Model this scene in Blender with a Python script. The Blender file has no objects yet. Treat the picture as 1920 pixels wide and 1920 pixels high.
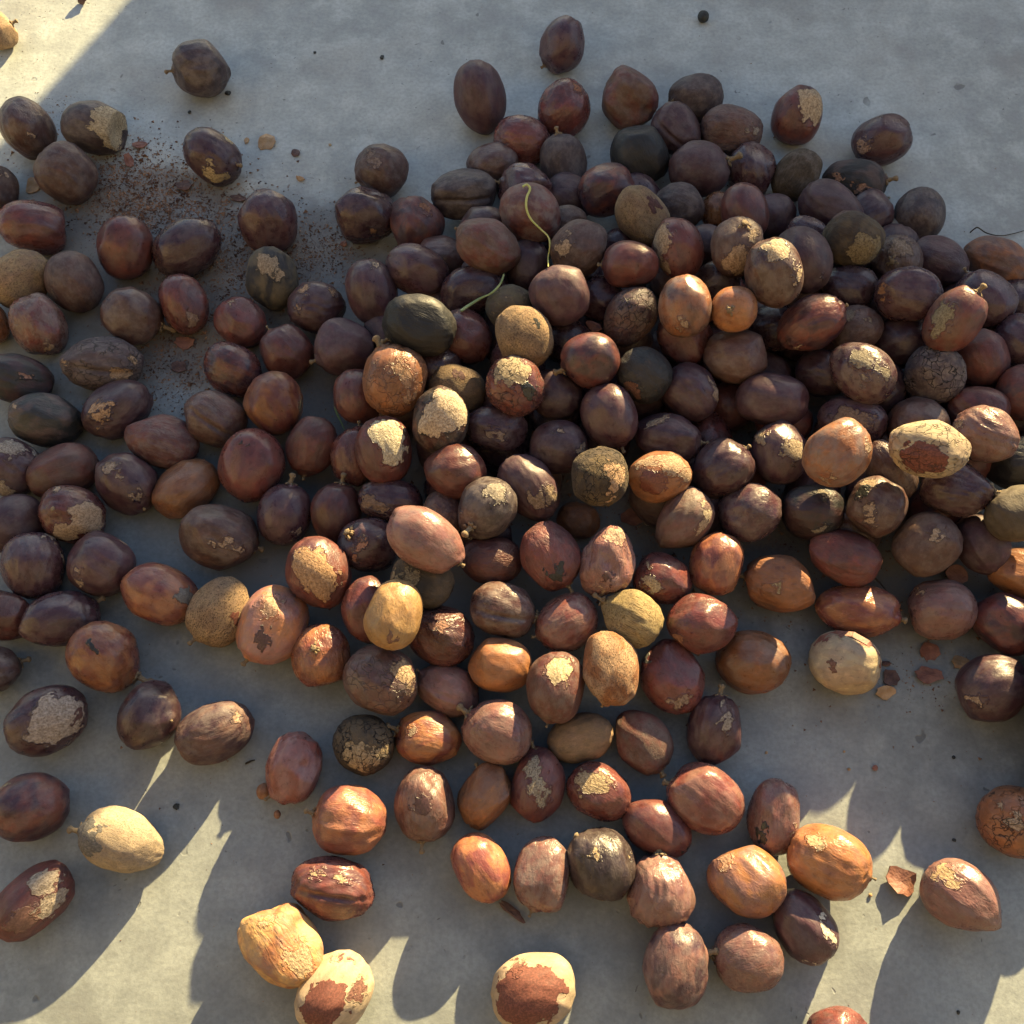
import bpy, bmesh, math, random
import numpy as np
from mathutils import Vector, Matrix

random.seed(7)
S = bpy.context.scene
COL = S.collection
R = math.radians

# ------------------------------------------------------------------ camera
TILT = 23.0            # degrees away from looking straight down
HC = 0.585             # camera height above the slab (metres)
F_PX = 2100.0          # focal length in pixels of the 1920 px photograph
cam_d = bpy.data.cameras.new('camera')
cam_d.sensor_width = 36.0
cam_d.lens = 36.0 * F_PX / 1920.0
cam_d.clip_start = 0.02
cam_d.clip_end = 400
cam = bpy.data.objects.new('camera', cam_d)
cam.location = (0, 0, HC)
cam.rotation_euler = (R(TILT), 0, 0)
COL.objects.link(cam)
S.camera = cam

# ------------------------------------------------------------------ light
SUN_EL, SUN_AZ = 18.6, 28.0      # elevation, azimuth from +y towards +x
world = bpy.data.worlds.new("World")
S.world = world
world.use_nodes = True
wn = world.node_tree
sky = wn.nodes.new('ShaderNodeTexSky')
sky.sky_type = 'NISHITA'
sky.sun_disc = False
sky.sun_elevation = R(SUN_EL)
sky.sun_rotation = R(SUN_AZ)
bg = wn.nodes['Background']
bg.inputs['Strength'].default_value = 0.066
wn.links.new(sky.outputs[0], bg.inputs[0])
sun_d = bpy.data.lights.new('sun', 'SUN')
sun_d.energy = 5.0
sun_d.angle = R(0.53)
sun_d.color = (1.0, 0.76, 0.37)
sun = bpy.data.objects.new('sun', sun_d)
sdir = Vector((math.sin(R(SUN_AZ)) * math.cos(R(SUN_EL)), math.cos(R(SUN_AZ)) * math.cos(R(SUN_EL)), math.sin(R(SUN_EL))))
sun.rotation_euler = sdir.to_track_quat('Z', 'Y').to_euler()
COL.objects.link(sun)
S.view_settings.view_transform = 'Standard'
S.view_settings.look = 'None'
S.view_settings.exposure = 2.0
S.view_settings.gamma = 1.0
S.view_settings.use_curve_mapping = False
S.cycles.max_bounces = 5; S.cycles.diffuse_bounces = 3; S.cycles.glossy_bounces = 2; S.cycles.transmission_bounces = 0
S.cycles.use_denoising = True; S.cycles.adaptive_threshold = 0.02

# ------------------------------------------------------------------ helpers
FW = Vector((0, math.sin(R(TILT)), -math.cos(R(TILT))))
RT = Vector((1, 0, 0))
UP = Vector((0, math.cos(R(TILT)), math.sin(R(TILT))))
CAM = Vector((0, 0, HC))
def ray(u, v):
    return FW + RT * ((u - 960) / F_PX) + UP * ((960 - v) / F_PX)
def at(u, v, z=0.0):
    d = ray(u, v)
    t = (z - HC) / d.z
    return CAM + d * t, t

def mesh_obj(name, verts, faces, mat, parent=None, smooth=True):
    me = bpy.data.meshes.new(name)
    me.from_pydata([tuple(v) for v in verts], [], faces)
    if smooth:
        me.polygons.foreach_set('use_smooth', [True] * len(me.polygons))
    me.materials.append(mat)
    o = bpy.data.objects.new(name, me)
    COL.objects.link(o)
    if parent: o.parent = parent
    return o
def tag(o, label, cat, group=None):
    o['label'] = label; o['category'] = cat
    if group: o['group'] = group
    return o
def box(name, x0, x1, y0, y1, z0, z1, mat, bevel=0.0, parent=None):
    bm = bmesh.new()
    bmesh.ops.create_cube(bm, size=1)
    for v in bm.verts:
        v.co = Vector(((x0 + x1) / 2 + v.co.x * (x1 - x0), (y0 + y1) / 2 + v.co.y * (y1 - y0), (z0 + z1) / 2 + v.co.z * (z1 - z0)))
    if bevel: bmesh.ops.bevel(bm, geom=bm.edges[:], offset=bevel, segments=2, affect='EDGES')
    me = bpy.data.meshes.new(name); bm.to_mesh(me); bm.free()
    me.materials.append(mat)
    o = bpy.data.objects.new(name, me); COL.objects.link(o)
    if parent: o.parent = parent
    return o

# node shorthand
class NT:
    def __init__(s, name):
        s.m = bpy.data.materials.new(name); s.m.use_nodes = True
        s.t = s.m.node_tree; s.t.nodes.clear()
        s.out = s.t.nodes.new('ShaderNodeOutputMaterial')
        s.b = s.t.nodes.new('ShaderNodeBsdfPrincipled')
        s.t.links.new(s.b.outputs[0], s.out.inputs[0])
    def n(s, typ, **kw):
        x = s.t.nodes.new(typ)
        for k, v in kw.items(): setattr(x, k, v)
        return x
    def set(s, sock, v):
        if isinstance(v, bpy.types.NodeSocket): s.t.links.new(v, sock)
        elif v is not None: sock.default_value = v
    def math(s, op, a, b=None, c=None, clamp=False):
        x = s.n('ShaderNodeMath', operation=op); x.use_clamp = clamp
        s.set(x.inputs[0], a); s.set(x.inputs[1], b)
        if c is not None: s.set(x.inputs[2], c)
        return x.outputs[0]
    def vmath(s, op, a, b=None, scale=None):
        x = s.n('ShaderNodeVectorMath', operation=op)
        s.set(x.inputs[0], a)
        if b is not None: s.set(x.inputs[1], b)
        if scale is not None: s.set(x.inputs['Scale'], scale)
        return x.outputs['Value'] if op in ('LENGTH', 'DISTANCE', 'DOT_PRODUCT') else x.outputs[0]
    def noise(s, vec, scale, detail=4, rough=0.55, dist=0.0, color=False):
        x = s.n('ShaderNodeTexNoise'); s.set(x.inputs['Vector'], vec)
        x.inputs['Scale'].default_value = scale; x.inputs['Detail'].default_value = detail
        x.inputs['Roughness'].default_value = rough; x.inputs['Distortion'].default_value = dist
        return x.outputs['Color' if color else 'Fac']
    def vor(s, vec, scale, feature='F1', rnd=1.0):
        x = s.n('ShaderNodeTexVoronoi', feature=feature); s.set(x.inputs['Vector'], vec)
        x.inputs['Scale'].default_value = scale; x.inputs['Randomness'].default_value = rnd
        return x.outputs['Distance']
    def mix(s, f, a, b, blend='MIX'):
        x = s.n('ShaderNodeMix', data_type='RGBA', blend_type=blend)
        s.set(x.inputs[0], f); s.set(x.inputs[6], a); s.set(x.inputs[7], b)
        return x.outputs[2]
    def ss(s, v, lo, hi, a=0.0, b=1.0):
        x = s.n('ShaderNodeMapRange', interpolation_type='SMOOTHSTEP')
        s.set(x.inputs[0], v); s.set(x.inputs[1], lo); s.set(x.inputs[2], hi)
        x.inputs[3].default_value = a; x.inputs[4].default_value = b
        return x.outputs[0]
    def attr(s, name, vec=False):
        x = s.n('ShaderNodeAttribute', attribute_type='OBJECT', attribute_name=name)
        return x.outputs['Vector' if vec else 'Fac']
    def bump(s, h, strength, dist, normal=None):
        x = s.n('ShaderNodeBump'); s.set(x.inputs['Height'], h)
        s.set(x.inputs['Strength'], strength); x.inputs['Distance'].default_value = dist
        if normal is not None: s.set(x.inputs['Normal'], normal)
        return x.outputs[0]
def C4(c): return (c[0], c[1], c[2], 1.0)

# ------------------------------------------------------------------ materials
def concrete_mat():
    q = NT('concrete'); co = q.n('ShaderNodeTexCoord').outputs['Object']
    big = q.noise(co, 7, 5, 0.6); mid = q.noise(co, 38, 5, 0.65); fine = q.noise(co, 420, 3, 0.6)
    c = q.mix(q.ss(big, .32, .68), (.228, .238, .218, 1), (.322, .334, .306, 1))
    c = q.mix(q.math('MULTIPLY', q.ss(mid, .44, .66), .75), c, (.375, .388, .355, 1))
    c = q.mix(q.math('MULTIPLY', q.ss(mid, .50, .30), .45), c, (.19, .188, .178, 1))
    med = q.noise(co, 110, 4, .7)
    c = q.mix(q.math('MULTIPLY', q.ss(med, .55, .72), .22), c, (.17, .168, .155, 1))
    c = q.mix(q.math('MULTIPLY', q.ss(med, .42, .28), .20), c, (.42, .43, .40, 1))
    stain = q.noise(q.vmath('ADD', co, (3.1, 1.7, 0)), 13, 4, .6)
    c = q.mix(q.math('MULTIPLY', q.ss(stain, .50, .70), .45), c, (.20, .185, .16, 1))
    c = q.mix(q.math('MULTIPLY', q.ss(fine, .35, .7), .32), c, (.15, .15, .145, 1))
    # shade gradient put into the colour: slab paler beyond the heap, darker nearer
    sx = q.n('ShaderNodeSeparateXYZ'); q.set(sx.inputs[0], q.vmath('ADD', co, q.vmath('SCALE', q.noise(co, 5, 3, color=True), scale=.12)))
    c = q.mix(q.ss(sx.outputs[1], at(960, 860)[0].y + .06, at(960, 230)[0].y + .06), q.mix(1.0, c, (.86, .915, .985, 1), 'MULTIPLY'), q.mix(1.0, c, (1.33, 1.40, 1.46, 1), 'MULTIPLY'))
    warp = q.vmath('ADD', co, q.vmath('SCALE', q.noise(co, 60, 2, color=True), scale=.02))
    # trodden brown dust among the nuts
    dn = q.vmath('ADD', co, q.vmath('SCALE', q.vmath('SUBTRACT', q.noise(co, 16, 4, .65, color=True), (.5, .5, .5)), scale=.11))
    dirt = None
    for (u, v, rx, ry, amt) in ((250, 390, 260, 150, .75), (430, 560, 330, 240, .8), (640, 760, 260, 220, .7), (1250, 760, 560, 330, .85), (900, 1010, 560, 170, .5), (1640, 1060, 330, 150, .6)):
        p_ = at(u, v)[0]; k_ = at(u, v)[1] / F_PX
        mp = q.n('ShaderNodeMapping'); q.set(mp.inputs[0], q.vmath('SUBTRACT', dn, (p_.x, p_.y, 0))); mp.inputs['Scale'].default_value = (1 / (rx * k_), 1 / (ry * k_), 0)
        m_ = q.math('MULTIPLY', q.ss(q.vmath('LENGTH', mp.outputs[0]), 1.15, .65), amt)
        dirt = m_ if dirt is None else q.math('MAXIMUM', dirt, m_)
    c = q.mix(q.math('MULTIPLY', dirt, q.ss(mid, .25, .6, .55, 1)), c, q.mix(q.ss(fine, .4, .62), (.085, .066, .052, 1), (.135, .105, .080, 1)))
    pv = q.vor(warp, 42)
    gate = q.ss(q.noise(co, 11, 2), .52, .60)
    pit = q.math('MULTIPLY', q.ss(pv, .11, .07), gate)
    pv2 = q.vor(q.vmath('ADD', warp, (5, 5, 0)), 140)
    pit2 = q.math('MULTIPLY', q.ss(pv2, .13, .08), q.ss(q.noise(co, 23, 2), .54, .62))
    pits = q.math('MAXIMUM', pit, pit2)
    c = q.mix(q.math('MULTIPLY', pits, .55), c, (.06, .06, .058, 1))
    sv = q.n('ShaderNodeMapping'); q.set(sv.inputs[0], co); sv.inputs['Rotation'].default_value = (0, 0, R(35)); sv.inputs['Scale'].default_value = (6, 70, 1)
    streak = q.noise(sv.outputs[0], 3, 3)
    c = q.mix(q.math('MULTIPLY', q.ss(streak, .55, .75), .0), c, (.40, .40, .385, 1))
    q.set(q.b.inputs['Base Color'], c)
    q.set(q.b.inputs['Roughness'], q.ss(mid, .2, .8, .48, .66))
    h = q.math('ADD', q.math('ADD', q.math('MULTIPLY', fine, .35), q.math('MULTIPLY', med, .35)), q.math('MULTIPLY', mid, .8))
    h = q.math('SUBTRACT', h, q.math('MULTIPLY', pits, 1.2))
    q.set(q.b.inputs['Normal'], q.bump(h, .35, .0012))
    return q.m

def nut_mat():
    q = NT('nut_skin')
    co0 = q.n('ShaderNodeTexCoord').outputs['Object']
    p = q.vmath('DIVIDE', co0, q.attr('semi', True))
    seed = q.attr('seed', True)
    ps = q.vmath('ADD', p, seed)
    skin = q.attr('skin', True); alt = q.attr('skin_alt', True)
    tan = q.attr('tan', True); dcol = q.attr('dark_tone', True)
    n1 = q.noise(ps, 1.5, 2, .6, .4); n2 = q.noise(ps, 4.2, 4, .62, .5); n3 = q.noise(ps, 17, 2, .65)
    st = q.n('ShaderNodeMapping'); q.set(st.inputs[0], ps); st.inputs['Scale'].default_value = (1.0, 3.6, 3.6)
    lon = q.noise(st.outputs[0], 1.5, 2, .5, .8)
    c = q.mix(q.ss(n1, .38, .62), skin, alt)
    c = q.mix(q.ss(n2, .50, .74, 0, .55), c, q.mix(1.0, c, (1.75, 1.65, 1.55, 1), 'MULTIPLY'))
    c = q.mix(q.ss(n2, .46, .26, 0, .65), c, q.mix(1.0, c, (.48, .45, .47, 1), 'MULTIPLY'))
    c = q.mix(q.ss(lon, .54, .72, 0, .25), c, q.mix(1.0, c, (.5, .45, .42, 1), 'MULTIPLY'))
    c = q.mix(q.ss(n3, .58, .75, 0, .35), c, q.mix(1.0, c, (1.6, 1.5, 1.45, 1), 'MULTIPLY'))
    # dust film
    dust = q.math('MULTIPLY', q.attr('dust'), q.ss(q.noise(ps, 2.6, 4, .7), .38, .66))
    c = q.mix(dust, c, (.215, .178, .155, 1))
    # peeled patches, edges made ragged by warping
    w1 = q.vmath('SUBTRACT', q.noise(ps, 2.6, 2, .6, color=True), (.5, .5, .5))
    w2 = q.vmath('SUBTRACT', q.noise(ps, 11, 2, .7, color=True), (.5, .5, .5))
    pw = q.vmath('ADD', p, q.vmath('ADD', q.vmath('SCALE', w1, scale=.95), q.vmath('SCALE', w2, scale=.22)))
    def blob(k):
        d = q.vmath('DISTANCE', pw, q.attr('spot%d' % k, True))
        r = q.attr('spot%d_r' % k)
        return q.math('SUBTRACT', d, r)
    dmin = q.math('MINIMUM', q.math('MINIMUM', blob(1), blob(2)), blob(3))
    tanm = q.ss(dmin, .018, -.018)
    rim = q.ss(dmin, .10, .025)
    wear = q.math('MULTIPLY', q.attr('wear'), q.ss(q.noise(ps, 3.3, 6, .68), .60, .64))
    tanm = q.math('MAXIMUM', tanm, wear)
    dmd = blob(4); dm = q.ss(dmd, .018, -.018)
    # tan layer: pitted
    pn = q.noise(ps, 13, 3, .7); pv = q.vor(q.vmath('ADD', ps, q.vmath('SCALE', w2, scale=.3)), 9)
    spots = q.ss(q.noise(q.vmath('ADD', ps, (9, 3, 1)), 24, 3, .6), .545, .61)
    tc = q.mix(q.ss(pn, .3, .7), q.mix(1.0, tan, (.58, .54, .48, 1), 'MULTIPLY'), q.mix(1.0, tan, (1.2, 1.2, 1.18, 1), 'MULTIPLY'))
    tc = q.mix(q.ss(n2, .52, .68, 0, .55), tc, q.mix(1.0, tc, (.62, .55, .50, 1), 'MULTIPLY'))
    tc = q.mix(q.math('MULTIPLY', spots, q.attr('pit')), tc, (.07, .045, .03, 1))
    c = q.mix(tanm, c, tc)
    # whole-body grain for bare nuts
    bodypit = q.math('MULTIPLY', q.attr('pit_all'), q.math('MAXIMUM', spots, q.ss(pv, .16, .05)))
    c = q.mix(q.math('MULTIPLY', bodypit, .8), c, (.06, .038, .025, 1))
    c = q.mix(dm, c, q.mix(q.ss(n3, .4, .7), dcol, q.mix(1.0, dcol, (1.7, 1.7, 1.7, 1), 'MULTIPLY')))
    c = q.mix(q.math('MULTIPLY', q.math('SUBTRACT', rim, tanm), .35), c, q.mix(1.0, c, (.55, .5, .48, 1), 'MULTIPLY'))
    # cracks
    cw = q.vmath('ADD', ps, q.vmath('SCALE', w1, scale=.5))
    ce = q.vor(cw, 3.6, 'DISTANCE_TO_EDGE')
    cgate = q.ss(q.noise(ps, 1.3, 2), .42, .52)
    crack = q.math('MULTIPLY', q.attr('crack'), q.math('MULTIPLY', q.ss(ce, .055, .012), cgate))
    c = q.mix(crack, c, (.012, .009, .007, 1))
    # fibres
    fm = q.n('ShaderNodeMapping'); q.set(fm.inputs[0], ps); fm.inputs['Scale'].default_value = (1.0, 9, 9)
    fib = q.noise(fm.outputs[0], 2.4, 3, .7, 1.2)
    fa = q.attr('fibre')
    c = q.mix(q.math('MULTIPLY', fa, q.ss(fib, .50, .40)), c, q.mix(1.0, c, (.42, .38, .3, 1), 'MULTIPLY'))
    q.set(q.b.inputs['Base Color'], c)
    rough = q.math('ADD', q.attr('rough'), q.math('MULTIPLY', q.math('SUBTRACT', n2, .5), .5))
    rough = q.math('ADD', rough, q.math('MULTIPLY', dust, .25))
    rough = q.math('MAXIMUM', rough, q.math('MULTIPLY', tanm, .80))
    rough = q.math('MAXIMUM', rough, q.math('MULTIPLY', crack, .9), clamp=True)
    q.set(q.b.inputs['Roughness'], rough)
    q.b.inputs['IOR'].default_value = 1.48
    # relief
    wr = q.attr('wrinkle')
    ridged = q.math('ABSOLUTE', q.math('SUBTRACT', lon, .5))
    h = q.math('MULTIPLY', wr, q.math('ADD', q.math('MULTIPLY', q.ss(ridged, 0, .16), .13), q.math('MULTIPLY', n2, .9)))
    h = q.math('ADD', h, q.math('MULTIPLY', n3, .12))
    h = q.math('SUBTRACT', h, q.math('MULTIPLY', tanm, .9))
    h = q.math('ADD', h, q.math('MULTIPLY', q.math('MULTIPLY', tanm, pn), .8))
    h = q.math('ADD', h, q.math('MULTIPLY', rim, .45))
    h = q.math('ADD', h, q.math('MULTIPLY', q.ss(dmd, .02, -.03), .8))
    h = q.math('SUBTRACT', h, q.math('MULTIPLY', bodypit, .7))
    h = q.math('SUBTRACT', h, q.math('MULTIPLY', crack, 2.2))
    h = q.math('ADD', h, q.math('MULTIPLY', q.math('MULTIPLY', fa, fib), 2.0))
    q.set(q.b.inputs['Normal'], q.bump(h, .8, .0011))
    return q.m

def simple_mat(name, c1, c2, scale=60, rough=.8, bump=.4, dist=.001, sc2=None):
    q = NT(name); co = q.n('ShaderNodeTexCoord').outputs['Object']
    n = q.noise(co, scale, 4, .65); m = q.noise(co, sc2 or scale * 4, 3, .6)
    c = q.mix(q.ss(n, .35, .65), C4(c1), C4(c2))
    c = q.mix(q.ss(m, .55, .75, 0, .5), c, q.mix(1.0, c, (.5, .48, .45, 1), 'MULTIPLY'))
    q.set(q.b.inputs['Base Color'], c); q.b.inputs['Roughness'].default_value = rough
    q.set(q.b.inputs['Normal'], q.bump(q.math('ADD', n, q.math('MULTIPLY', m, .5)), bump, dist))
    return q.m

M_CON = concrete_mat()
M_NUT = nut_mat()
M_STEM = simple_mat('stem_wood', (.15, .105, .06), (.36, .27, .16), 180, .85, .6, .0008)
M_PLASTER = simple_mat('cream_plaster', (.36, .30, .22), (.44, .38, .29), 5, .9, .3, .003, 60)
M_PIER = simple_mat('grey_render', (.33, .32, .30), (.42, .41, .38), 6, .9, .3, .003, 70)
M_BLOCKER = simple_mat('brown_blocker', (.10, .085, .07), (.14, .12, .10), 6, .9, .3, .003, 70)
M_FLAKE_R = simple_mat('flake_red', (.17, .065, .045), (.26, .12, .08), 220, .6, .6, .0006)
M_FLAKE_T = simple_mat('flake_tan', (.34, .21, .10), (.45, .31, .18), 220, .8, .6, .0006)
M_BERRY = simple_mat('dried_berry', (.20, .085, .04), (.32, .17, .09), 220, .6, .6, .0006)
M_FLAKE_D = simple_mat('flake_dark', (.065, .034, .030), (.13, .075, .062), 220, .7, .6, .0006)
M_STONE = simple_mat('grey_stone', (.17, .16, .14), (.26, .25, .22), 130, .8, .5, .0008)
M_BLACK = simple_mat('black_seed', (.014, .016, .015), (.03, .034, .03), 260, .6, .8, .0008)
M_GRASS = simple_mat('dry_grass', (.42, .42, .10), (.52, .50, .16), 100, .6, .2, .0004)
M_GRASS2 = simple_mat('green_grass', (.20, .27, .09), (.34, .38, .16), 100, .6, .2, .0004)
M_CRUMB = simple_mat('crumb', (.075, .036, .026), (.30, .18, .115), 95, .85, .3, .0005)
M_TWIG = simple_mat('dark_twig', (.02, .015, .01), (.06, .045, .03), 150, .8, .5, .0005)

# ------------------------------------------------------------------ large structure
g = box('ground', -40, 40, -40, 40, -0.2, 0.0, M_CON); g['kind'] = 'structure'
# A low parapet and a pier stand beyond the top of the picture: the pile lies in their shade.
ta = R(SUN_AZ); sh = Vector((math.sin(ta), math.cos(ta), 0))
PH = 0.42
LH = PH / math.tan(R(SUN_EL))
def along0(pt, yy): k = (yy - pt.y) / sh.y; return pt.x + k * sh.x
W1 = at(620, 1135)[0] + sh * LH; W2 = at(1700, 1330)[0] + sh * LH      # where the parapet's shade ends on the slab
wdir = (W2 - W1).normalized(); WA = math.atan2(wdir.y, wdir.x)
def wall_y(x): return W1.y + (x - W1.x) * wdir.y / wdir.x
YW = wall_y(along0(at(262, 1475)[0], W1.y))
def along(pt, yy): k = (yy - pt.y) / sh.y; return pt.x + k * sh.x
PD = .16
xA = along(at(152, 88)[0], YW + PD)               # left edge of the pier's shade
xB = along(at(262, 1475)[0], YW)             # right edge of the pier's shade
pier = tag(bpy.data.objects.new('gate_pier', None), 'grey rendered gate pier at the end of the low parapet', 'pier'); COL.objects.link(pier)
pier.location = (0, 0, 0)
box('pier_shaft', xA, xB, YW, YW + PD, 0, 1.15, M_PIER, .006, pier)
box('pier_cap', xA - .02, xB + .02, YW - .02, YW + PD + .02, 1.152, 1.20, M_PIER, .008, pier)
par = tag(bpy.data.objects.new('parapet_wall', None), 'low grey parapet wall running right from the gate pier', 'wall'); COL.objects.link(par)
par.location = (xB + .004, wall_y(xB), 0); par.rotation_euler = (0, 0, WA)
box('wall_body', 0, 5, 0, .14, 0, PH - .04, M_PIER, .004, par)
box('wall_coping', 0, 5, 0, .14, PH - .039, PH, M_PIER, .003, par)
gw = box('bounce_wall', -1.35, -1.2, -3, .2, 0, 1.6, M_PLASTER, .01)  # unseen wall added to bounce warm light onto the nuts
tag(gw, 'unseen cream plaster wall added at left to bounce warm light', 'wall')
cr0 = tag(bpy.data.objects.new('sky_blocker', None), 'unseen dark slatted box added behind the camera to block sky', 'blocker'); COL.objects.link(cr0)  # unseen slatted box added to block sky and darken the near slab
for k in range(6): box('blocker_slat', -.42, .42, -.20, -.185, .03 + k * .09, .03 + k * .09 + .082, M_BLOCKER, .002, cr0)
for k in range(6): box('blocker_slat', -.42, .42, -.635, -.62, .03 + k * .09, .03 + k * .09 + .082, M_BLOCKER, .002, cr0)
box('blocker_lid', -.44, .44, -.645, -.175, .572, .59, M_BLOCKER, .002, cr0)
for sx in (-.42, .385):
    for sy in (-.235, -.62): box('blocker_corner_post', sx, sx + .035, sy, sy + .034, 0, .571, M_BLOCKER, .002, cr0)
box('blocker_base_board', -.40, .40, -.60, -.24, .01, .028, M_BLOCKER, .002, cr0)
hw = box('sky_blocker_wall', -1.19, 3.0, -1.1, -.9, 0, 2.6, M_BLOCKER, .01)  # another unseen wall, added to hold back sky light from behind
tag(hw, 'unseen dark brown wall added behind the photographer to block sky', 'wall')

# ------------------------------------------------------------------ nuts: kinds
KIND = dict(   # skin, alt skin, tan tone, roughness, wrinkle, dust
    d=((.060, .027, .032), (.084, .038, .040), .31, .25, .22),
    b=((.135, .068, .048), (.100, .052, .042), .36, .50, .35),
    r=((.165, .050, .036), (.110, .040, .034), .29, .38, .15),
    o=((.290, .120, .050), (.220, .090, .042), .32, .45, .20),
    p=((.215, .105, .078), (.165, .080, .062), .30, .55, .35),
    t=((.400, .265, .150), (.330, .215, .125), .85, .45, .10),
    k=((.021, .023, .026), (.038, .034, .034), .50, .60, .05),
    g=((.088, .060, .054), (.072, .050, .047), .46, .50, .40),
    y=((.460, .270, .105), (.400, .225, .085), .48, .55, .20),
    f=((.420, .310, .150), (.360, .265, .130), .85, .30, .00),
    w=((.440, .340, .225), (.360, .275, .185), .80, .30, .00),
    c=((.050, .038, .026), (.100, .070, .040), .80, .70, .10),
    l=((.110, .088, .058), (.080, .062, .045), .75, .50, .10),
)
TAN0 = (.400, .275, .170)
DARK0 = dict(k=(.020, .021, .020), r=(.120, .040, .028), d=(.070, .034, .032), g=(.11, .10, .09), b=(.13, .065, .045))
NUTS = []
def n(cx, cy, L, W, ang, lvl, kind, look, h=None, P=(), D=None, dc='d', s=None, **k):
    NUTS.append(dict(cx=cx, cy=cy, L=L, W=W, ang=ang, lvl=lvl, kind=kind, look=look, h=h, P=P, D=D, dc=dc, s=s, **k))

# --- top left, scattered
n(-6,58,72,62,60,0,'t','pale stemmed nut in the sunlit top left corner, cut by the picture edge',h='the pale nut in the sunlit corner',tip=(28,42),full=1,v=1.1)
n(377,128,104,98,20,0,'g','dull grey-brown nut with a knob on its left side, alone near the shade edge',h='the lone knobbed grey-brown nut',lump=1.2,tip=(326,132),ss=.6)
n(52,241,112,92,72,0,'b','brown nut with whitish crumbs on its front beside the broken pale-ended nut',h='the crumb-dusted brown nut',P=((55,255,7),),v=.85)
n(182,240,124,94,12,0,'g','dark nut broken open at its right end, showing a pale hollow',h='the nut broken open at one end',cut=((1,.05,.38),.66),P=((226,240,50),),tan=(.44,.35,.20),v=.7,lump=.7,wr=.2)
n(125,325,112,106,40,0,'b','round dull purple-brown nut',v=.72)
n(398,294,114,90,35,0,'d','dark nut with yellow peeled patches near its stem end',h='the dark nut with yellow patches',P=((404,328,18),(432,266,13),(396,301,7)),tip=(441,308),ss=.7,tan=(.48,.36,.16))
n(-14,356,84,94,80,0,'b','brown nut with a pale chip at the left edge',P=((9,328,9),),v=.6)
n(60,426,122,98,10,0,'r','glossy reddish nut with violet sheen at the left edge',rough=.27,v=.9)
n(235,465,116,101,95,0,'r','smooth bright red-brown nut beside a longer dark purple one',h='the bright red-brown nut by crumbs',rough=.34,lump=.6,v=1.0,wr=.1)
n(351,464,134,100,-33,0,'d','long dark purple nut leaning up to the right, on crumb-covered concrete',h='the long dark purple nut',v=.85,lump=.7)
n(503,415,116,106,80,0,'d','glossy dark maroon nut on crumb-covered concrete',rough=.3,v=1.15)
# --- top centre and right
n(900,183,130,94,78,0,'d','upright egg-shaped purple nut at the top of the pile, standing clear',h='the upright egg-shaped purple nut',v=1.15,lump=.8,wr=.2,taper=.08)
n(1055,86,100,82,115,0,'d','highest whole nut in the picture, brown with a tiny pale stem',h='the highest lone nut',tip=(1024,117),v=1.25,ss=.6)
n(1057,206,106,96,125,0,'r','wrinkled red-brown nut with an orange top edge',P=((1085,168,8),),tan=(.34,.12,.04),v=1.05,wr=.6)
n(978,264,106,90,8,0,'r','wrinkled rusty red nut',v=1.1,wr=.7)
n(1057,305,106,86,-100,0,'g','plain grey-brown nut with its stem pointing up',tip=(1044,250),ss=.8)
n(1179,189,106,104,30,0,'b','lumpy three-cornered brown nut',lump=1.9,alt='r',v=.95)
n(1305,186,102,88,165,0,'g','dark grey-brown nut with a stem at its lower left',tip=(1262,193),ss=.7,v=.8)
n(1267,243,96,88,40,.15,'d','grooved dull purple nut',groove=1,lump=1.2)
n(1197,292,114,106,60,.1,'k','sooty black nut among brown ones near the top of the pile',h='the sooty black nut',lump=1.2,v=.8,dust=0)
n(1371,245,116,90,10,.1,'b','wrinkled grey-brown nut with crusty top',P=((1412,248,11),),wr=1.0,wear=.5,tan=(.28,.22,.17))
n(1311,317,112,100,0,.35,'d','round purple-brown nut with a stem at its right',tip=(1373,299),v=1.2,wr=.3)
n(1495,216,106,90,105,0,'r','red-brown nut with a pale bare top right side, alone above the pile',h='the half-pale nut above the pile',P=((1524,196,32),),tan=(.50,.36,.20),v=.95,lump=.6)
n(1653,264,108,90,-22,0,'d','purple nut with a chipped pinkish spot on its lower left',h='the chip-spotted purple nut',P=((1622,276,15),),tan=(.36,.22,.15),v=1.1)
n(1602,343,118,86,6,0,'k','blackish nut with two orange chips and a dark stem',h='the blackish nut with orange chips',P=((1572,334,7),(1617,350,11)),tip=(1664,338),tan=(.40,.20,.11),alt='g')
n(1493,329,100,82,-62,.1,'l','olive-grey fibrous nut on the far slope of the pile',h='the olive-grey fibrous nut',fib=.5,dust=.5)
n(1409,320,98,88,62,.05,'d','dull nut with a bluish grey sheen',dust=.3,v=1.0,lump=1.4)
n(1724,404,102,91,95,0,'g','dark grey-brown round nut right of the smooth grey bean-shaped stone',full=1,v=.85,lump=.6)
n(1558,392,126,92,33,.5,'d','long plum-coloured nut behind the mud-capped one',v=1.15)
n(1448,406,82,88,80,0,'d','small dark purple nut')
n(1396,398,108,86,72,1.0,'r','smooth red-brown egg-shaped nut',v=.95,rough=.36,wr=.15,lump=.6)
n(1347,398,74,66,70,.4,'o','orange-brown nut half hidden by a redder one',v=.7)
n(1272,388,95,88,20,.5,'g','dull dark grey-brown nut',v=.8)
n(1203,405,116,90,55,1.1,'t','rough tan-brown pitted nut tilting to the lower right',v=.62,wr=.7,D=(1225,385,15),dc='d')
n(1137,356,106,96,-22,.6,'r','glossy maroon nut with a dark right half',alt='d',rough=.33,v=.95)
n(986,350,102,84,8,.4,'d','bumpy dark nut with a small stem on its left',tip=(937,342),ss=.6,lump=1.5,v=1.1)
n(994,401,116,106,20,1.2,'r','dusty red-brown nut with a yellow grass blade lying over it',h='the grass-draped nut',dust=.6,v=.95)
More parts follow.
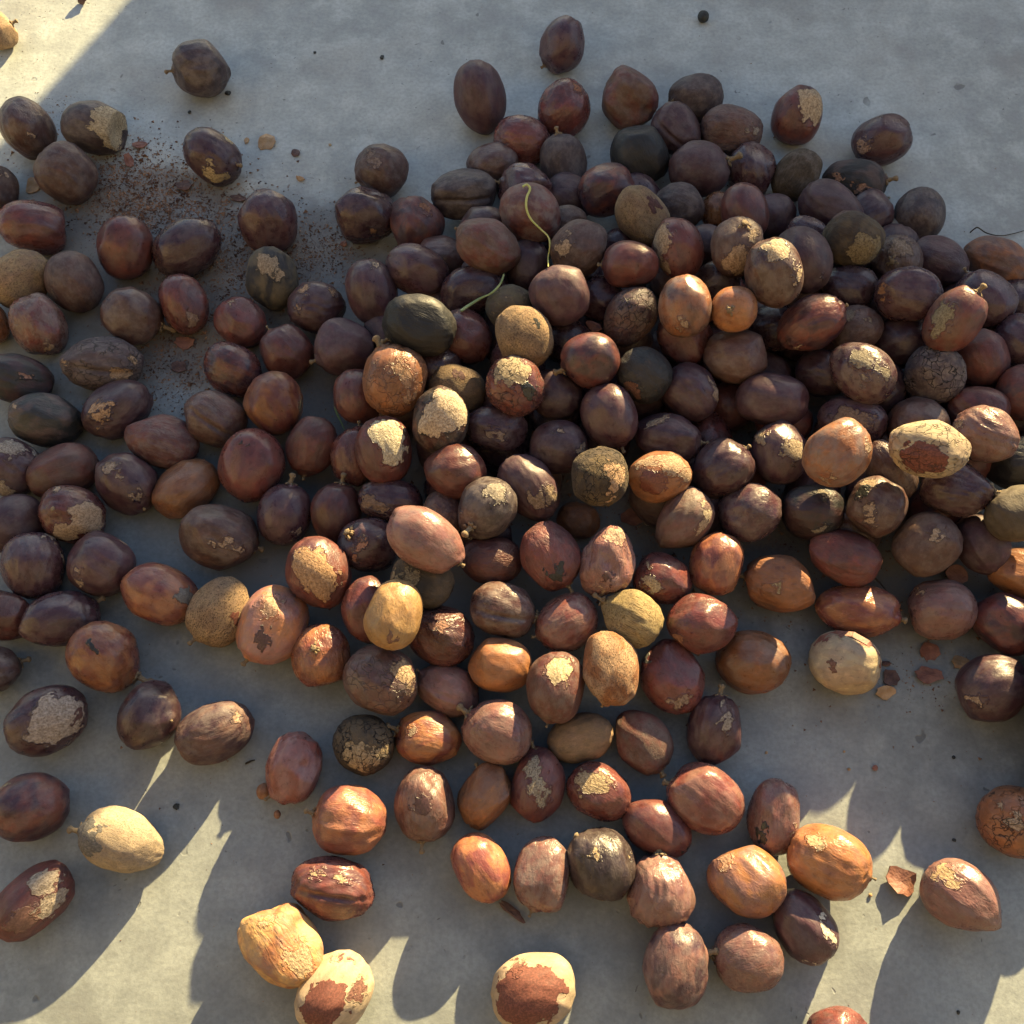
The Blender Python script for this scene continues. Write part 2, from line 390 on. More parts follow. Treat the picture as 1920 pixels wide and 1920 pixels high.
n(870,364,122,92,-3,.2,'g','grey-brown nut with a lengthwise crease',groove=1,v=.85)
n(715,318,98,95,30,0,'b','brown nut with greyish blotches and a white nick left of the pile',full=1,P=((700,295,16),),tan=(.21,.15,.13),v=.8,tip=(674,338),ss=.4)
n(685,406,112,102,12,0,'d','squarish dark nut with small orange scars',lump=2.0,P=((697,433,9),(657,364,5),(632,410,4)),tan=(.36,.18,.08),v=.85)
n(783,419,106,98,70,.1,'r','faceted nut with an orange-brown top and purple side',alt='d',P=((800,385,12),),tan=(.28,.11,.045),lump=1.5)
n(782,507,120,92,25,.8,'d','glossy dark maroon nut',rough=.3,v=1.2,wr=.2,lump=.7)
n(915,461,126,95,32,1.4,'b','keeled orange-brown nut',keel=1,alt='r',v=.95,tip=(859,431),ss=.5)
n(908,428,92,78,0,.6,'d','dark nut mostly hidden behind a keeled one')
n(1060,424,76,80,30,.6,'b','brown nut mostly hidden',v=.7)
n(1087,466,112,98,-42,1.5,'b','brown nut with a squarish tan patch on its left side',h='the nut with a squarish tan patch',P=((1060,466,15),(1066,438,6)),v=.85)
n(1163,458,66,60,0,.7,'d','small dark nut peeping out in the upper pile')
n(1182,496,106,86,5,1.9,'r','smooth brick-red nut with a pale stem on its left',h='the smooth brick-red nut',tip=(1124,496),v=1.0,wr=.1,lump=.6,rough=.36,ss=.7)
n(1271,465,114,90,70,1.7,'r','glossy red nut with a tan husk covering its left half',h='the half-husked red nut',P=((1240,448,27),(1247,492,17)),rough=.33,v=.95,tan=(.40,.27,.15))
n(1323,458,76,72,0,1.0,'d','dark nut in the gap')
n(1382,463,110,98,-80,2.1,'b','tan-flecked brown nut with a hole in its sunlit top',h='the nut with a holed top',P=((1385,490,30),(1412,440,12)),tip=(1393,424),scar=1,tan=(.40,.27,.15),D=(1394,424,9),v=.9)
n(1450,513,128,106,75,2.45,'b','brown nut with a bright sunlit tan top, leaning on the holed-top nut',h='the bright tan-topped nut',P=((1455,468,27),(1490,510,12)),tan=(.52,.38,.22),v=.8,D=(1432,462,9),dc='g')
n(1505,488,124,104,62,1.8,'d','dark slate-purple nut with a tan crack',P=((1542,515,5),),v=.85,lump=.7)
n(1515,438,80,60,25,1.1,'d','dark nut peeping out behind a slate-purple one')
n(1597,451,110,102,30,1.6,'c','dark mud-capped nut with a crumbly olive-tan right side',h='the mud-capped nut',P=((1625,470,34),),tan=(.24,.18,.08),wr=1.2,lump=1.4,pit=.9)
n(1681,488,92,90,80,.9,'b','wrinkled brown nut showing its navel',P=((1690,462,20),),tan=(.26,.18,.12),wr=1.0,lump=1.5,tip=(1675,490),scar=1,v=.9)
n(1762,489,108,84,25,.6,'d','dull dark purple wrinkled nut',wr=.6)
n(1868,490,122,84,20,.3,'b','orange-brown nut with a wavy ridge at the top right edge of the pile',h='the wavy-ridged nut',keel=1,v=1.0,alt='o')
n(1704,551,124,100,5,1.7,'d','purple-brown nut with an upright orange scar on its left end',h='the nut with an upright orange scar',P=((1662,543,8),(1661,560,8)),tan=(.40,.17,.05),v=1.1)
n(1846,561,116,98,42,1.0,'d','dull purple nut with a broad ridge',keel=1,tip=(1812,513),ss=.6,v=1.15)
n(1789,601,128,98,-58,1.8,'r','red-brown nut with an upright pale stem and olive-tan blotch',h='the upright-stemmed nut',P=((1770,585,19),(1764,612,18)),tip=(1829,546),tan=(.26,.21,.11),alt='b',rough=.36)
n(1590,543,104,88,10,1.1,'d','dark brown nut in the shade',lump=1.3)
n(1521,607,130,96,-33,1.6,'r','violet-red glossy nut with a dark stem at its upper right',h='the violet-red glossy nut',tip=(1579,575),P=((1495,652,7),(1478,640,5)),v=.95,rough=.36,ss=.6,alt='d')
n(1605,617,96,88,-30,1.2,'b','brown nut with a crumbly top and small holes',P=((1590,590,12),(1625,600,6)),tan=(.24,.18,.12),v=.8,wr=.8)
n(1690,643,106,92,10,.9,'d','dark shadowed nut',v=.8)
n(1617,697,130,102,40,1.6,'d','dark nut with yellowish fungus blotches and orange chips',h='the fungus-blotched nut',P=((1613,672,19),(1650,697,17),(1628,716,8)),tan=(.33,.27,.17),wear=.6,dust=.4)
n(1753,702,110,110,0,1.1,'g','grey-brown nut with cracked dusty skin',h='the crack-skinned grey nut',crack=1,dust=.7,v=1.1)
n(1838,672,110,98,70,.9,'r','dusty red-brown nut',v=.95)
n(1915,638,104,98,40,.9,'d','purple nut cut by the right edge',v=1.1)
n(1922,736,100,104,0,1.0,'r','reddish nut cut by the right edge',alt='d',v=.8)
n(1832,771,114,94,15,.9,'r','rosy brown nut tucked in',v=.9)
n(1848,815,118,102,28,1.7,'p','wrinkled dusty nut with a sunlit upper left edge',h='the wrinkled dusty nut at right',v=.85,wr=.9,P=((1800,800,10),))
n(1722,795,112,98,20,1.0,'b','dull tan-brown nut',v=1.0)
n(1598,787,126,88,10,1.0,'d','dark nut wearing a broad tan stain',P=((1585,783,22),(1615,790,20)),tan=(.22,.14,.09))
n(1657,732,84,104,0,.5,'d','dark nut mostly hidden beneath the blotched one',v=.7)
n(1543,700,102,88,20,.6,'d','dark maroon nut sunk in shadow',v=.95,rough=.33)
n(1447,750,134,100,6,1.0,'d','long smooth dark purple nut lying level',h='the long level purple nut',v=1.1,lump=.6,wr=.2,rough=.36)
n(1380,668,118,100,10,1.2,'b','olive-brown dusty nut',v=.95,alt='b')
n(1450,615,90,90,0,.8,'d','dark nut deep in a gap',v=.7)
n(1376,580,86,84,0,2.3,'o','small orange nut showing its stem scar to the front',h='the small orange scarred nut',tip=(1369,581),scar=1,v=1.15,rough=.3,wr=.1,lump=.5)
n(1284,574,114,98,82,2.2,'b','smooth brown nut, its upper right lit by sun, with a small tan spot',h='the sun-touched smooth nut',P=((1281,606,8),),alt='o',rough=.28,lump=.5,wr=.15,v=1.0)
n(1345,530,84,80,0,1.1,'d','dark nut hidden behind sunlit ones',v=.7)
n(1182,592,116,90,-50,1.5,'b','brown nut marked by a row of small nicks',h='the nicked brown nut',v=.8,alt='d',crack=.6)
n(1051,554,112,110,60,1.7,'d','large smooth purple-brown nut',h='the large smooth purple-brown nut',v=1.25,lump=.6,wr=.15)
n(1124,560,90,84,0,1.0,'d','dark nut half hidden')
n(988,498,100,80,90,.7,'d','dark purple nut half hidden in shade')
n(885,545,124,90,-18,.8,'d','dark plum nut crossed by a green grass blade',h='the grass-crossed plum nut',v=.95)
n(957,577,92,84,10,1.2,'l','crusty olive and tan nut',wear=1.0,tan=(.33,.24,.13),wr=1.0)
n(981,632,116,106,45,1.7,'t','rough pinkish-tan nut flecked with grey',h='the rough pinkish-tan nut',v=.75,D=(1003,606,11),dc='k',wr=.7)
n(967,724,114,106,35,1.6,'r','nut with a cracked tan cap, black stain and red underside',h='the cracked tan-capped nut',P=((958,692,34),(935,715,10)),D=(993,732,18),dc='k',tan=(.38,.28,.15),crack=.8)
n(1107,676,108,102,160,1.8,'r','glossy plum-red nut with a pale stem on its left',h='the glossy plum-red nut',tip=(1049,696),v=.95,alt='d',rough=.33,lump=.5,wr=.15)
n(1208,702,106,98,40,1.5,'k','mossy black nut with a rusty lower left side',h='the mossy black nut',P=((1188,730,18),),tan=(.22,.08,.035),wr=1.2,wear=.3)
n(1294,736,112,100,45,1.0,'d','dark nut with a tan right rim',P=((1345,740,16),(1335,715,10)),v=1.1,rough=.36)
n(1142,781,122,102,72,1.3,'d','smooth dark chocolate nut',v=1.25,tip=(1166,838),ss=.6,lump=.7,wr=.15)
n(1043,742,102,90,30,1.0,'d','plain dark nut',v=.95)
n(1062,640,90,84,0,.8,'d','dark nut in deep shadow',v=.7)
n(1253,821,124,90,12,1.0,'d','purple nut with a tan patch on its upper left and a stem on its right',h='the tan-shouldered purple nut',P=((1233,787,15),(1215,795,8)),tip=(1322,831),ss=.6)
n(1352,880,120,106,-38,0.9,'d','glossy dark nut with a pale streak',tip=(1402,838),ss=.6,rough=.3,v=.95)
n(1462,848,118,100,80,.9,'d','dark nut with two big tan patches',h='the nut with two tan patches',P=((1430,822,15),(1487,842,20)),tan=(.36,.26,.15),v=1.15)
n(1571,850,132,114,-48,2.1,'o','large glossy orange-tan nut lit from the upper right',h='the large orange-tan nut',dust=.5,v=1.0,rough=.34,P=((1553,895,12),(1625,835,10)),alt='p')
n(1742,841,142,106,8,2.45,'w','split nut in a torn pale shell with a red kernel showing',h='the split pale-shelled nut',D=(1730,862,41),dc='r',crack=.5,tan=(.50,.34,.17),lump=1.2,v=.9)
n(1668,882,122,84,62,1.2,'b','wrinkled brown nut partly under the split one',v=.8,wr=.9)
n(1796,912,128,108,10,1.2,'d','dark faceted nut',lump=1.7,v=.85)
n(1903,868,112,98,0,.8,'k','black nut cut by the right edge')
n(1905,966,104,110,60,.9,'l','olive-tan nut cut by the right edge, its stem to the upper left',full=1,tip=(1869,921),v=.8)
n(1644,949,106,110,30,1.1,'b','nut with a tan stripe down its front and a bright chip on top',h='the nut with a tan stripe',P=((1632,975,11),(1630,955,10),(1630,908,12)),D=(1620,925,14),dc='k',v=.8)
n(1523,961,116,104,0,0.7,'k','slate-black nut with pale scrapes and a bright chip',h='the slate-black nut with pale scrapes',P=((1545,925,12),(1540,993,12),(1572,985,4)),tan=(.24,.20,.15),alt='d')
n(1407,962,118,104,-22,0.7,'d','oval dull plum nut',v=1.25,wr=.5,dust=.4)
n(1281,977,126,94,-48,0.9,'b','brown nut with a hook-shaped tan patch at its right end',h='the nut with a hook-shaped patch',P=((1314,990,14),(1325,965,12),(1318,942,9)),tan=(.42,.33,.21),alt='p')
n(1238,893,116,94,-16,1.4,'o','nut in a torn sunlit crust with a smooth red kernel face',h='the crusted nut with a red face',P=((1262,868,26),(1215,866,16),(1285,895,16)),D=(1222,905,26),dc='r',tan=(.44,.28,.15),rough=.36)
n(1125,894,112,106,80,1.6,'c','charred black nut with a flaking tan right side',h='the charred flaking nut',P=((1158,885,22),(1150,910,14),(1140,935,10)),tan=(.44,.26,.13),crack=1,wr=1.3,lump=1.3)
n(1048,838,108,100,10,1.0,'d','dark plum nut with two small tan patches',h='the plum nut with two small patches',P=((1048,810,9),(1088,842,14)),v=.95)
n(993,914,136,96,55,1.0,'d','long dark nut with a tan-banded end',P=((1005,938,16),(1030,928,17)),v=1.1,tan=(.28,.19,.12))
n(930,803,118,86,5,1.0,'d','maroon nut with a tan smear along its front',P=((915,812,9),(935,815,11)),tan=(.30,.20,.13),v=1.1)
n(854,883,114,100,20,1.2,'r','glossy dark red nut in shade',v=.75,rough=.34,lump=1.2)
n(856,732,108,92,20,0.8,'t','olive-grey rough nut behind the sunlit pale-topped ones',v=.5,D=(860,700,12),h='the olive-grey rough nut')
n(826,789,126,104,-75,1.35,'b','nut whose broad pale upper right side blazes in the sun',h='the blazing pale-sided nut',P=((845,765,44),(808,790,32)),tan=(.52,.39,.25),alt='k',v=.9)
n(719,844,126,104,80,0.95,'r','red-brown nut with a large cream bare top',h='the cream-topped nut',P=((728,812,34),(735,850,20),(760,840,12)),tan=(.52,.44,.28),v=.95,rough=.38)
n(738,713,134,118,-72,1.25,'o','big orange-brown nut with an upright stem and cracked sunlit shoulder',h='the big stemmed orange-brown nut',tip=(716,655),P=((762,715,13),(768,740,12),(752,690,14)),tan=(.42,.22,.10),v=.85,crack=.3)
n(671,744,104,90,80,0.5,'r','plain red-brown nut half hidden',v=.85)
n(786,611,136,114,22,1.2,'k','large charcoal-black nut with a stem on its left',h='the large charcoal nut',tip=(712,641),ss=.7,v=.75,dust=0)
n(872,633,106,98,40,0.8,'r','glossy red nut',rough=.3,v=.95,lump=.7)
n(820,690,90,86,0,.8,'d','dark nut sunk beneath larger ones',v=.8)
n(645,653,110,106,20,0.3,'d','round violet-brown nut with a side stem',tip=(583,679),ss=.7,v=1.35)
n(537,660,102,96,50,0,'r','red-brown nut',v=.95,tip=(506,618),ss=.4)
n(453,605,100,88,45,0,'r','light red-brown glossy nut',v=1.0,rough=.34,P=((432,568,5),))
n(594,577,106,94,5,.1,'d','dark nut with tan strips along its upper edge',h='the dark nut with tan strips',P=((572,545,10),(625,548,12),(560,575,5)),tan=(.36,.21,.11))
n(510,523,116,94,88,0,'k','charcoal-green nut with a buff patch on its upper face',h='the charcoal-green nut',P=((503,497,21),(525,520,10)),tan=(.34,.25,.15),alt='l',v=1.1)
n(698,548,122,94,80,.5,'d','tall purple nut with a small tan spot on top',h='the tall purple nut with one spot',P=((704,500,7),),v=1.15,rough=.34,lump=.7)
n(515,756,114,108,60,.3,'r','brown-red nut with a peeling strip on its right edge',h='the nut with a peeling strip',P=((562,760,10),),tan=(.26,.20,.10),alt='o',v=.9)
n(437,695,114,94,32,0,'r','blunt nut purple above, red below',alt='d',v=.95)
n(402,786,116,100,35,0,'b','wrinkled olive-brown nut',v=1.0,wr=.8,groove=1)
n(304,826,132,96,20,0,'r','pinkish wrinkled nut left of the ochre-brown and smooth red-brown nuts',h='the pinkish wrinkled nut',wr=1.2,v=1.1,dust=.4)
n(349,916,130,96,-42,0,'o','ochre-brown nut with a knobby upper end',h='the ochre-brown nut',v=.75,wr=.7)
n(472,873,136,118,-72,0.1,'r','large smooth red-brown nut with a dark dimple near the top',h='the large smooth red-brown nut',D=(456,834,7),dc='k',v=1.05,lump=.7,wr=.2)
n(585,837,112,92,-62,.3,'r','dark red nut with a tiny stem',tip=(570,890),ss=.6,v=.7)
n(662,856,110,84,90,0.3,'r','dark red nut half hidden',tip=(673,792),ss=.6,v=.8)
n(732,938,120,82,8,0.6,'d','dark nut with tan base',P=((690,940,16),(712,952,12)),tan=(.24,.14,.08))
n(533,964,116,98,-80,0.1,'d','smooth purple nut with a stem on top and a tan nick near its base',full=1,tip=(545,904),P=((553,1000,8),),v=1.25,lump=.6,wr=.15)
n(629,962,112,92,-80,0.2,'r','smooth dark red nut right of the purple one with a tan nick',full=1,tip=(641,905),v=.75,lump=.6,wr=.15)
n(833,962,84,74,30,.9,'b','wrinkled brown nut half hidden',v=.7,wr=.9)
n(912,954,120,106,118,1.2,'g','dark nut with a shiny dusty top and pale stem at its lower left',h='the shiny dusty-topped nut',tip=(883,988),P=((930,925,18),(868,960,7)),tan=(.30,.25,.19),v=.8,rough=.35)
n(798,1013,156,106,32,1.15,'p','long pinkish nut with a sunlit back and a pale stem tip',h='the long pinkish nut',tip=(864,1057),ss=.6,v=.95,lump=.8,wr=.3)
n(690,1021,112,100,8,0.4,'d','glossy dark nut with its stem scar facing left front',h='the dark nut with its scar in front',tip=(655,1000),P=((673,1020,12),(668,1048,8)),tan=(.42,.18,.09),rough=.27,scar=1)
n(597,1074,136,116,70,0.5,'r','nut with a broad flat ochre face on its left side',h='the flat-faced ochre nut',P=((578,1062,38),(605,1090,34)),tan=(.44,.24,.10),rough=.36,v=.8,pit=.1)
# --- left side
n(137,965,120,106,12,.1,'r','red-brown nut, half of it pitted tan bare skin',h='the half-bare pitted nut',P=((166,975,34),(125,1000,24),(112,922,10)),v=.8,tip=(105,955),scar=1,ss=.7)
n(24,982,122,104,-22,0,'d','dark nut at the left edge',v=.95)
n(238,906,122,104,45,0,'d','slate-purple nut with tan bits at both ends',h='the nut with tan bits at both ends',P=((212,878,12),(222,900,7),(258,930,9)),tan=(.30,.21,.14),tip=(266,950),ss=.5,rough=.36)
n(118,883,132,98,-18,0,'r','dark red nut with a thin tan seam',keel=1,alt='b',v=.75)
n(18,876,112,106,30,0,'d','dark nut peeled grey at the left edge',P=((20,838,22),(8,915,16),(60,850,10)),tan=(.30,.24,.19))
n(88,788,132,98,10,0,'k','slate-black oval nut near the left edge with a tiny tan mark',h='the slate-black oval nut',v=1.1,alt='g',P=((36,762,9),))
n(220,768,132,98,-32,0,'d','dark nut with a heart-shaped orange patch',h='the nut with the heart-shaped patch',P=((184,762,12),(198,768,13),(191,784,13)),tan=(.42,.24,.11),tip=(278,752),ss=.3)
n(32,711,126,92,17,0,'k','blackish nut with an orange chip',P=((52,708,7),),tan=(.36,.18,.12),alt='d',v=1.1)
n(191,682,144,100,5,0,'g','split grey-brown nut with orange-tan torn edges',h='the split grey-brown nut',groove=1,crack=.7,P=((125,678,9),(240,675,10),(225,700,18)),tan=(.38,.23,.11))
n(73,611,116,98,70,0,'r','wrinkled violet-brown nut with a tan lower end',P=((88,652,11),),wr=.9,dust=.5,alt='b',v=.95)
n(-26,606,84,78,80,0,'o','orange nut barely showing at the left edge')
n(248,592,112,100,32,0,'b','brown nut with a pale stem at its lower right',h='the brown nut with a pale side stem',tip=(306,614),v=.95,wr=.4)
n(346,570,112,86,74,0,'r','upright glossy red nut with a tan base',h='the upright glossy red nut',P=((355,596,13),),tan=(.27,.17,.12),rough=.28,v=1.0)
n(138,529,114,98,68,0,'b','dull brown nut with a rough left rim',P=((100,550,13),),tan=(.20,.14,.10),v=.75)
n(38,522,116,98,-38,0,'t','pitted tan nut shaped like a potato at the left edge',h='the pitted potato-like nut',v=.78)
n(190,1060,122,116,35,0,'d','plum nut with a small tan nick',P=((153,1093,9),(235,1013,12),(148,1070,6)),rough=.36,v=1.15)
n(62,1062,126,112,85,0,'d','plum nut with tan bare skin round its upper right',h='the plum nut with a tan crescent',P=((88,1012,15),(107,1040,9)),v=1.1)
n(410,1007,144,118,18,0,'b','large olive-brown nut with a tan streak and a stem at its right',h='the large streaked olive-brown nut',P=((420,1022,9),(445,1028,9),(400,1024,6)),tip=(487,1029),v=.85,ss=.8)
n(300,1113,144,106,20,0,'r','glossy rust-red nut with a dusty right end',h='the glossy rust-red nut',D=(350,1120,20),dc='g',rough=.3,v=1.15,alt='o')
n(412,1146,132,110,115,0,'t','ochre pitted nut with stem shreds at its lower left',h='the ochre pitted nut',tip=(368,1198),v=.72,P=(),D=(438,1162,14),dc='r',ss=.7,tan=(.4,.3,.16),pita=1.0)
n(112,1161,142,100,-14,0,'d','olive-tinged purple nut with a pale stem at its right end',h='the olive-tinged stemmed nut',tip=(180,1127),v=1.2)
n(198,1231,138,122,38,0,'o','glossy orange-red nut with a black mark and a dark stem',h='the black-marked orange-red nut',D=(172,1213,9),dc='k',tip=(262,1272),rough=.28,v=.8,alt='r',P=((160,1268,6),(180,1288,8)))
n(-2,1152,94,116,100,0,'r','lumpy purple-red nut',lump=1.8,v=.7,rough=.3)
n(-16,1256,104,88,-12,0,'b','brown nut whose pale stem shows at the left edge',tip=(34,1240),v=.8)
n(88,1351,148,122,-20,0,'d','dark nut with a big map-like greyish bare patch',h='the map-patched nut',P=((112,1345,48),(85,1375,30)),tan=(.34,.27,.22),v=.9,D=(138,1345,12))
n(281,1342,130,106,-58,0,'d','very dark violet nut, alone on shaded concrete',h='the very dark violet nut',v=.8,tip=(316,1350),ss=.4)
n(404,1373,146,108,-25,0,'b','nut with a blazing upper right end and black underside',h='the nut with a blazing end',alt='d',P=((440,1345,10),),v=.95,tan=(.4,.24,.15))
n(58,1512,138,122,-22,0,'d','large dark red-violet nut with a thin tan rim',alt='r',P=((10,1470,14),),v=1.1,tan=(.34,.27,.15))
n(229,1576,156,110,20,0,'w','pale cream nut with a dark stem end on its left',h='the pale cream stemmed nut',D=(162,1568,42),dc='g',tip=(136,1555),v=.85,pita=.3,dust=.3)
n(60,1690,164,108,-42,0,'r','long reddish nut with greyish peeled bands at the left edge',h='the long peeled nut',P=((80,1655,26),(95,1695,24)),tan=(.34,.27,.20),v=.95,D=(48,1725,30),dc='b')
# --- lower middle
n(511,1172,150,126,122,.1,'p','large pinkish-orange nut with a dark dent',h='the large pinkish-orange nut',D=(490,1200,20),dc='d',tip=(463,1240),v=1.2,alt='o',P=((505,1135,22),),tan=(.42,.24,.14),pit=.2,ss=.7)
n(601,1227,116,110,80,.1,'o','shiny wrinkled orange-red nut',h='the shiny wrinkled orange-red nut',rough=.26,wr=1.0,v=.95,tip=(590,1217),scar=1,alt='r',ss=.8)
n(715,1275,138,124,40,.4,'b','large brown nut with a cracked tan corner',h='the large brown nut with a cracked corner',P=((755,1262,22),(765,1290,14),(742,1250,10)),tan=(.40,.26,.14),crack=.35,v=1.0)
n(738,1152,132,104,-78,1.6,'y','bright yellow-ochre nut lying on the others',h='the yellow-ochre nut',D=(733,1195,11),dc='b',lump=.9,v=.9)
n(688,1144,122,92,80,.5,'r','red nut half hidden',v=.95,rough=.3)
n(792,1088,120,96,20,.9,'c','crumbling mud-brown nut squeezed under a long one',P=((770,1085,16),(745,1078,12)),tan=(.30,.22,.11),wr=1.3,pit=.9,v=.9)
n(824,1190,132,108,28,.5,'r','roughened dark red nut with a blunt end',h='the roughened dark red nut',v=.65,wr=1.1,lump=1.4,P=((820,1175,16),),tan=(.34,.15,.09))
n(943,1143,126,100,12,.7,'b','brown nut with a lit furrow and crumbly stem at its right',tip=(1003,1155),h='the furrowed brown nut',groove=1,v=.95,dust=.5)
n(921,1049,116,90,3,.6,'r','wrinkled dull red nut',wr=1.0,v=.75)
n(1032,1043,128,108,62,.9,'r','wrinkly red nut with a sunlit upper right and a stem below',h='the wrinkly sunlit red nut',tip=(1064,1096),D=(1045,1075,17),dc='k',wr=1.2,v=.95,ss=.7)
n(1139,1053,132,100,97,1.0,'p','crumpled pinkish nut like a crushed bag',h='the crumpled pinkish nut',lump=2.1,wr=1.5,v=1.2,P=((1155,1005,20),(1130,1110,10)),D=(1143,1082,13),tan=(.46,.30,.20))
n(1085,976,82,66,10,.1,'o','small orange-brown nut down in a dark hollow',v=.6)
n(1244,1087,108,94,25,.6,'r','red-brown nut with a torn pale pit on its left',h='the nut with a torn pit',P=((1222,1095,16),(1215,1060,8)),tan=(.40,.32,.20),v=.9)
n(1342,1057,118,98,102,.6,'r','violet-topped nut turning orange at its stem end',h='the violet-topped nut',tip=(1328,1111),v=1.0,alt='o',rough=.3,ss=.7)
n(1181,1156,120,98,208,.9,'f','straw-coloured fibrous nut with a pinched neck',h='the straw-coloured fibrous nut',point=.6,tip=(1125,1122),ss=.9,v=1.0)
n(1063,1168,122,102,-38,.6,'p','glossy coppery nut left of the straw-coloured fibrous one',h='the glossy coppery nut',rough=.25,v=1.0,alt='r',tip=(1012,1190),ss=.6)
n(1315,1171,126,108,10,.7,'r','dusty red nut with an orange lower left',h='the dusty red nut',v=1.0,P=((1275,1195,12),),tan=(.36,.15,.07),pit=.2)
n(1145,1253,138,104,82,.9,'t','mottled ochre and tan nut',h='the mottled ochre nut',alt='o',v=.85,wr=.9,tip=(1130,1320),ss=.5)
n(938,1247,118,100,6,.5,'o','smooth orange-brown nut with a lit top',h='the smooth orange-brown nut',v=.95,rough=.33,lump=.6,wr=.2)
n(1041,1289,132,108,95,.7,'b','brown nut with a bright peeled patch at its top',h='the nut with a bright peeled top',P=((1050,1252,26),(1058,1280,11)),tan=(.55,.42,.22),alt='r',v=.9,tip=(1027,1352),ss=.4)
n(1260,1272,138,114,55,.1,'r','large dusty-red nut with a frayed tan lower end',h='the large frayed dusty-red nut',P=((1280,1315,14),(1262,1318,10)),tan=(.34,.22,.14),v=1.0,D=(1212,1238,14),dc='g')
n(840,1293,120,90,22,.1,'p','small pinkish nut with a bright ridge',v=.95,keel=1,rough=.33,tip=(783,1258),ss=.5)
n(1412,1242,136,116,4,0,'o','plain orange-brown speckled nut',h='the plain orange-brown speckled nut',v=.65,wr=.4,dust=.3)
n(933,1371,130,116,200,.2,'p','greyish-pink nut with a bright glint and pale stem',h='the glinting greyish-pink nut',tip=(876,1337),v=.9,rough=.27)
n(803,1384,124,98,185,0,'o','knobby coppery nut with a beaked left end',h='the knobby coppery nut',lump=1.7,tip=(737,1366),v=.85,alt='r',P=((775,1368,10),))
n(682,1395,112,110,60,0,'c','nut with a deeply cracked black crust and tan mud below',h='the cracked black-crusted nut',crack=1.0,P=((672,1418,28),(712,1415,18)),tan=(.36,.26,.13),wr=.9)
n(1088,1383,124,88,-12,0,'t','olive-tan nut with a lit upper side',h='the olive-tan nut',v=.68,pita=.2,wr=.4)
n(1205,1389,124,98,58,0,'b','finely pitted brown nut with its stem at the lower right',h='the finely pitted brown nut',tip=(1234,1439),alt='r',v=.95,pita=.4)
n(1341,1368,130,100,-75,0,'d','upright dark nut with a crackled tan patch and stem on top',h='the nut with a crackled tan patch',P=((1361,1345,11),(1364,1365,8),(1360,1325,8)),tan=(.36,.28,.20),tip=(1354,1298),v=1.15)
n(551,1440,134,100,110,0,'r','reddish misshapen nut trailing tiny dried berries',h='the misshapen nut with berries',lump=2.0,v=1.1,alt='p',rough=.3,tip=(512,1488),ss=.6)
n(655,1537,138,126,183,0,'r','bright orange-red nut with a pale stem at its left',h='the bright orange-red stemmed nut',tip=(581,1523),alt='o',v=1.15,wr=.7,keel=1,ss=.7)
n(797,1508,136,112,94,0,'b','knobby dusty-brown nut with a dark hollow and stem below',h='the knobby dusty-brown nut',D=(790,1510,22),dc='d',lump=1.7,wr=.8,tip=(792,1590),ss=.7,alt='p')
n(909,1492,122,92,-62,0,'o','lumpy copper nut with a lit flat',lump=1.9,v=.9,wr=1.1,tip=(894,1432),ss=.7)
n(903,1626,132,98,60,0,'r','vivid orange-red smooth nut',h='the vivid orange-red nut',v=1.35,alt='o',rough=.30,lump=.7,wr=.3)
n(1009,1471,136,98,-78,0,'r','red-brown nut with a scaly grey stripe down it',h='the nut with a scaly grey stripe',P=((1002,1440,20),(1008,1470,18),(1018,1498,12)),tan=(.34,.28,.19),tip=(1001,1401),ss=.8,pit=.9)
n(1124,1485,124,98,32,0,'r','dark red nut with a crusty tan oval patch',h='the nut with a crusty oval patch',P=((1102,1470,22),(1125,1470,19)),tan=(.42,.30,.15),pit=.9,v=.85)
n(1232,1552,132,98,35,0,'r','smooth chestnut-red nut with a hollow right tip',h='the smooth chestnut-red nut',v=.85,rough=.3,lump=.4,wr=.1,D=(1286,1588,9),dc='k')
n(1324,1499,144,122,215,0,'r','large violet-red keeled nut with a stem at its left',h='the large violet-red nut',tip=(1248,1467),alt='p',v=.95,keel=1,ss=.8)
n(1450,1532,140,96,-78,0,'p','glossy nut with a dented peeling base',h='the glossy nut with a dented base',rough=.24,lump=1.5,v=.95,D=(1430,1562,15),dc='k',P=((1483,1550,9),))
n(1016,1638,138,104,100,0,'p','dusty grey-brown lumpy nut',v=.8,lump=1.4,dust=.6,tip=(995,1708),ss=.5)
n(1129,1620,132,126,80,0,'g','very dark olive nut with a tan hole in its front',h='the dark nut with a tan hole',P=((1116,1606,9),(1185,1610,6),(1140,1685,6)),v=.55,dust=.2,rough=.34,tan=(.46,.32,.16),tip=(1090,1578),ss=.7)
n(1238,1670,134,122,-92,0,'p','ribbed nut crowned by a thick dark stem',h='the ribbed nut with a crowning stem',furrow=2.3,tip=(1240,1607),v=.95,wr=.7,rough=.28,ss=1.1,lump=1.3)
n(1403,1651,140,124,42,.05,'o','broad nut with an orange left and sunlit peak',h='the broad sunlit-peaked nut',alt='p',v=.85,lump=1.3,rough=.3,P=((1362,1615,14),),tan=(.46,.24,.13),pit=.1)
n(1555,1616,156,128,25,.1,'o','largest golden-brown nut in the sunlit strip',h='the large golden-brown nut',v=1.2,rough=.3,tip=(1622,1642),ss=.35,wr=.5,P=((1530,1580,18),),tan=(.50,.34,.17),pit=.1)
n(1505,1735,142,104,55,0,'d','dark nut with a cream peeled rim on its right',h='the nut with a cream rim',P=((1548,1750,16),(1515,1795,9),(1540,1715,9)),tan=(.62,.54,.40),v=1.15,rough=.34,pit=.1)
n(1267,1810,152,120,-82,0,'p','tall dusty mauve nut with a pale stem on its right side',h='the tall dusty mauve nut',tip=(1331,1787),v=.9,rough=.36,alt='d',lump=.8)
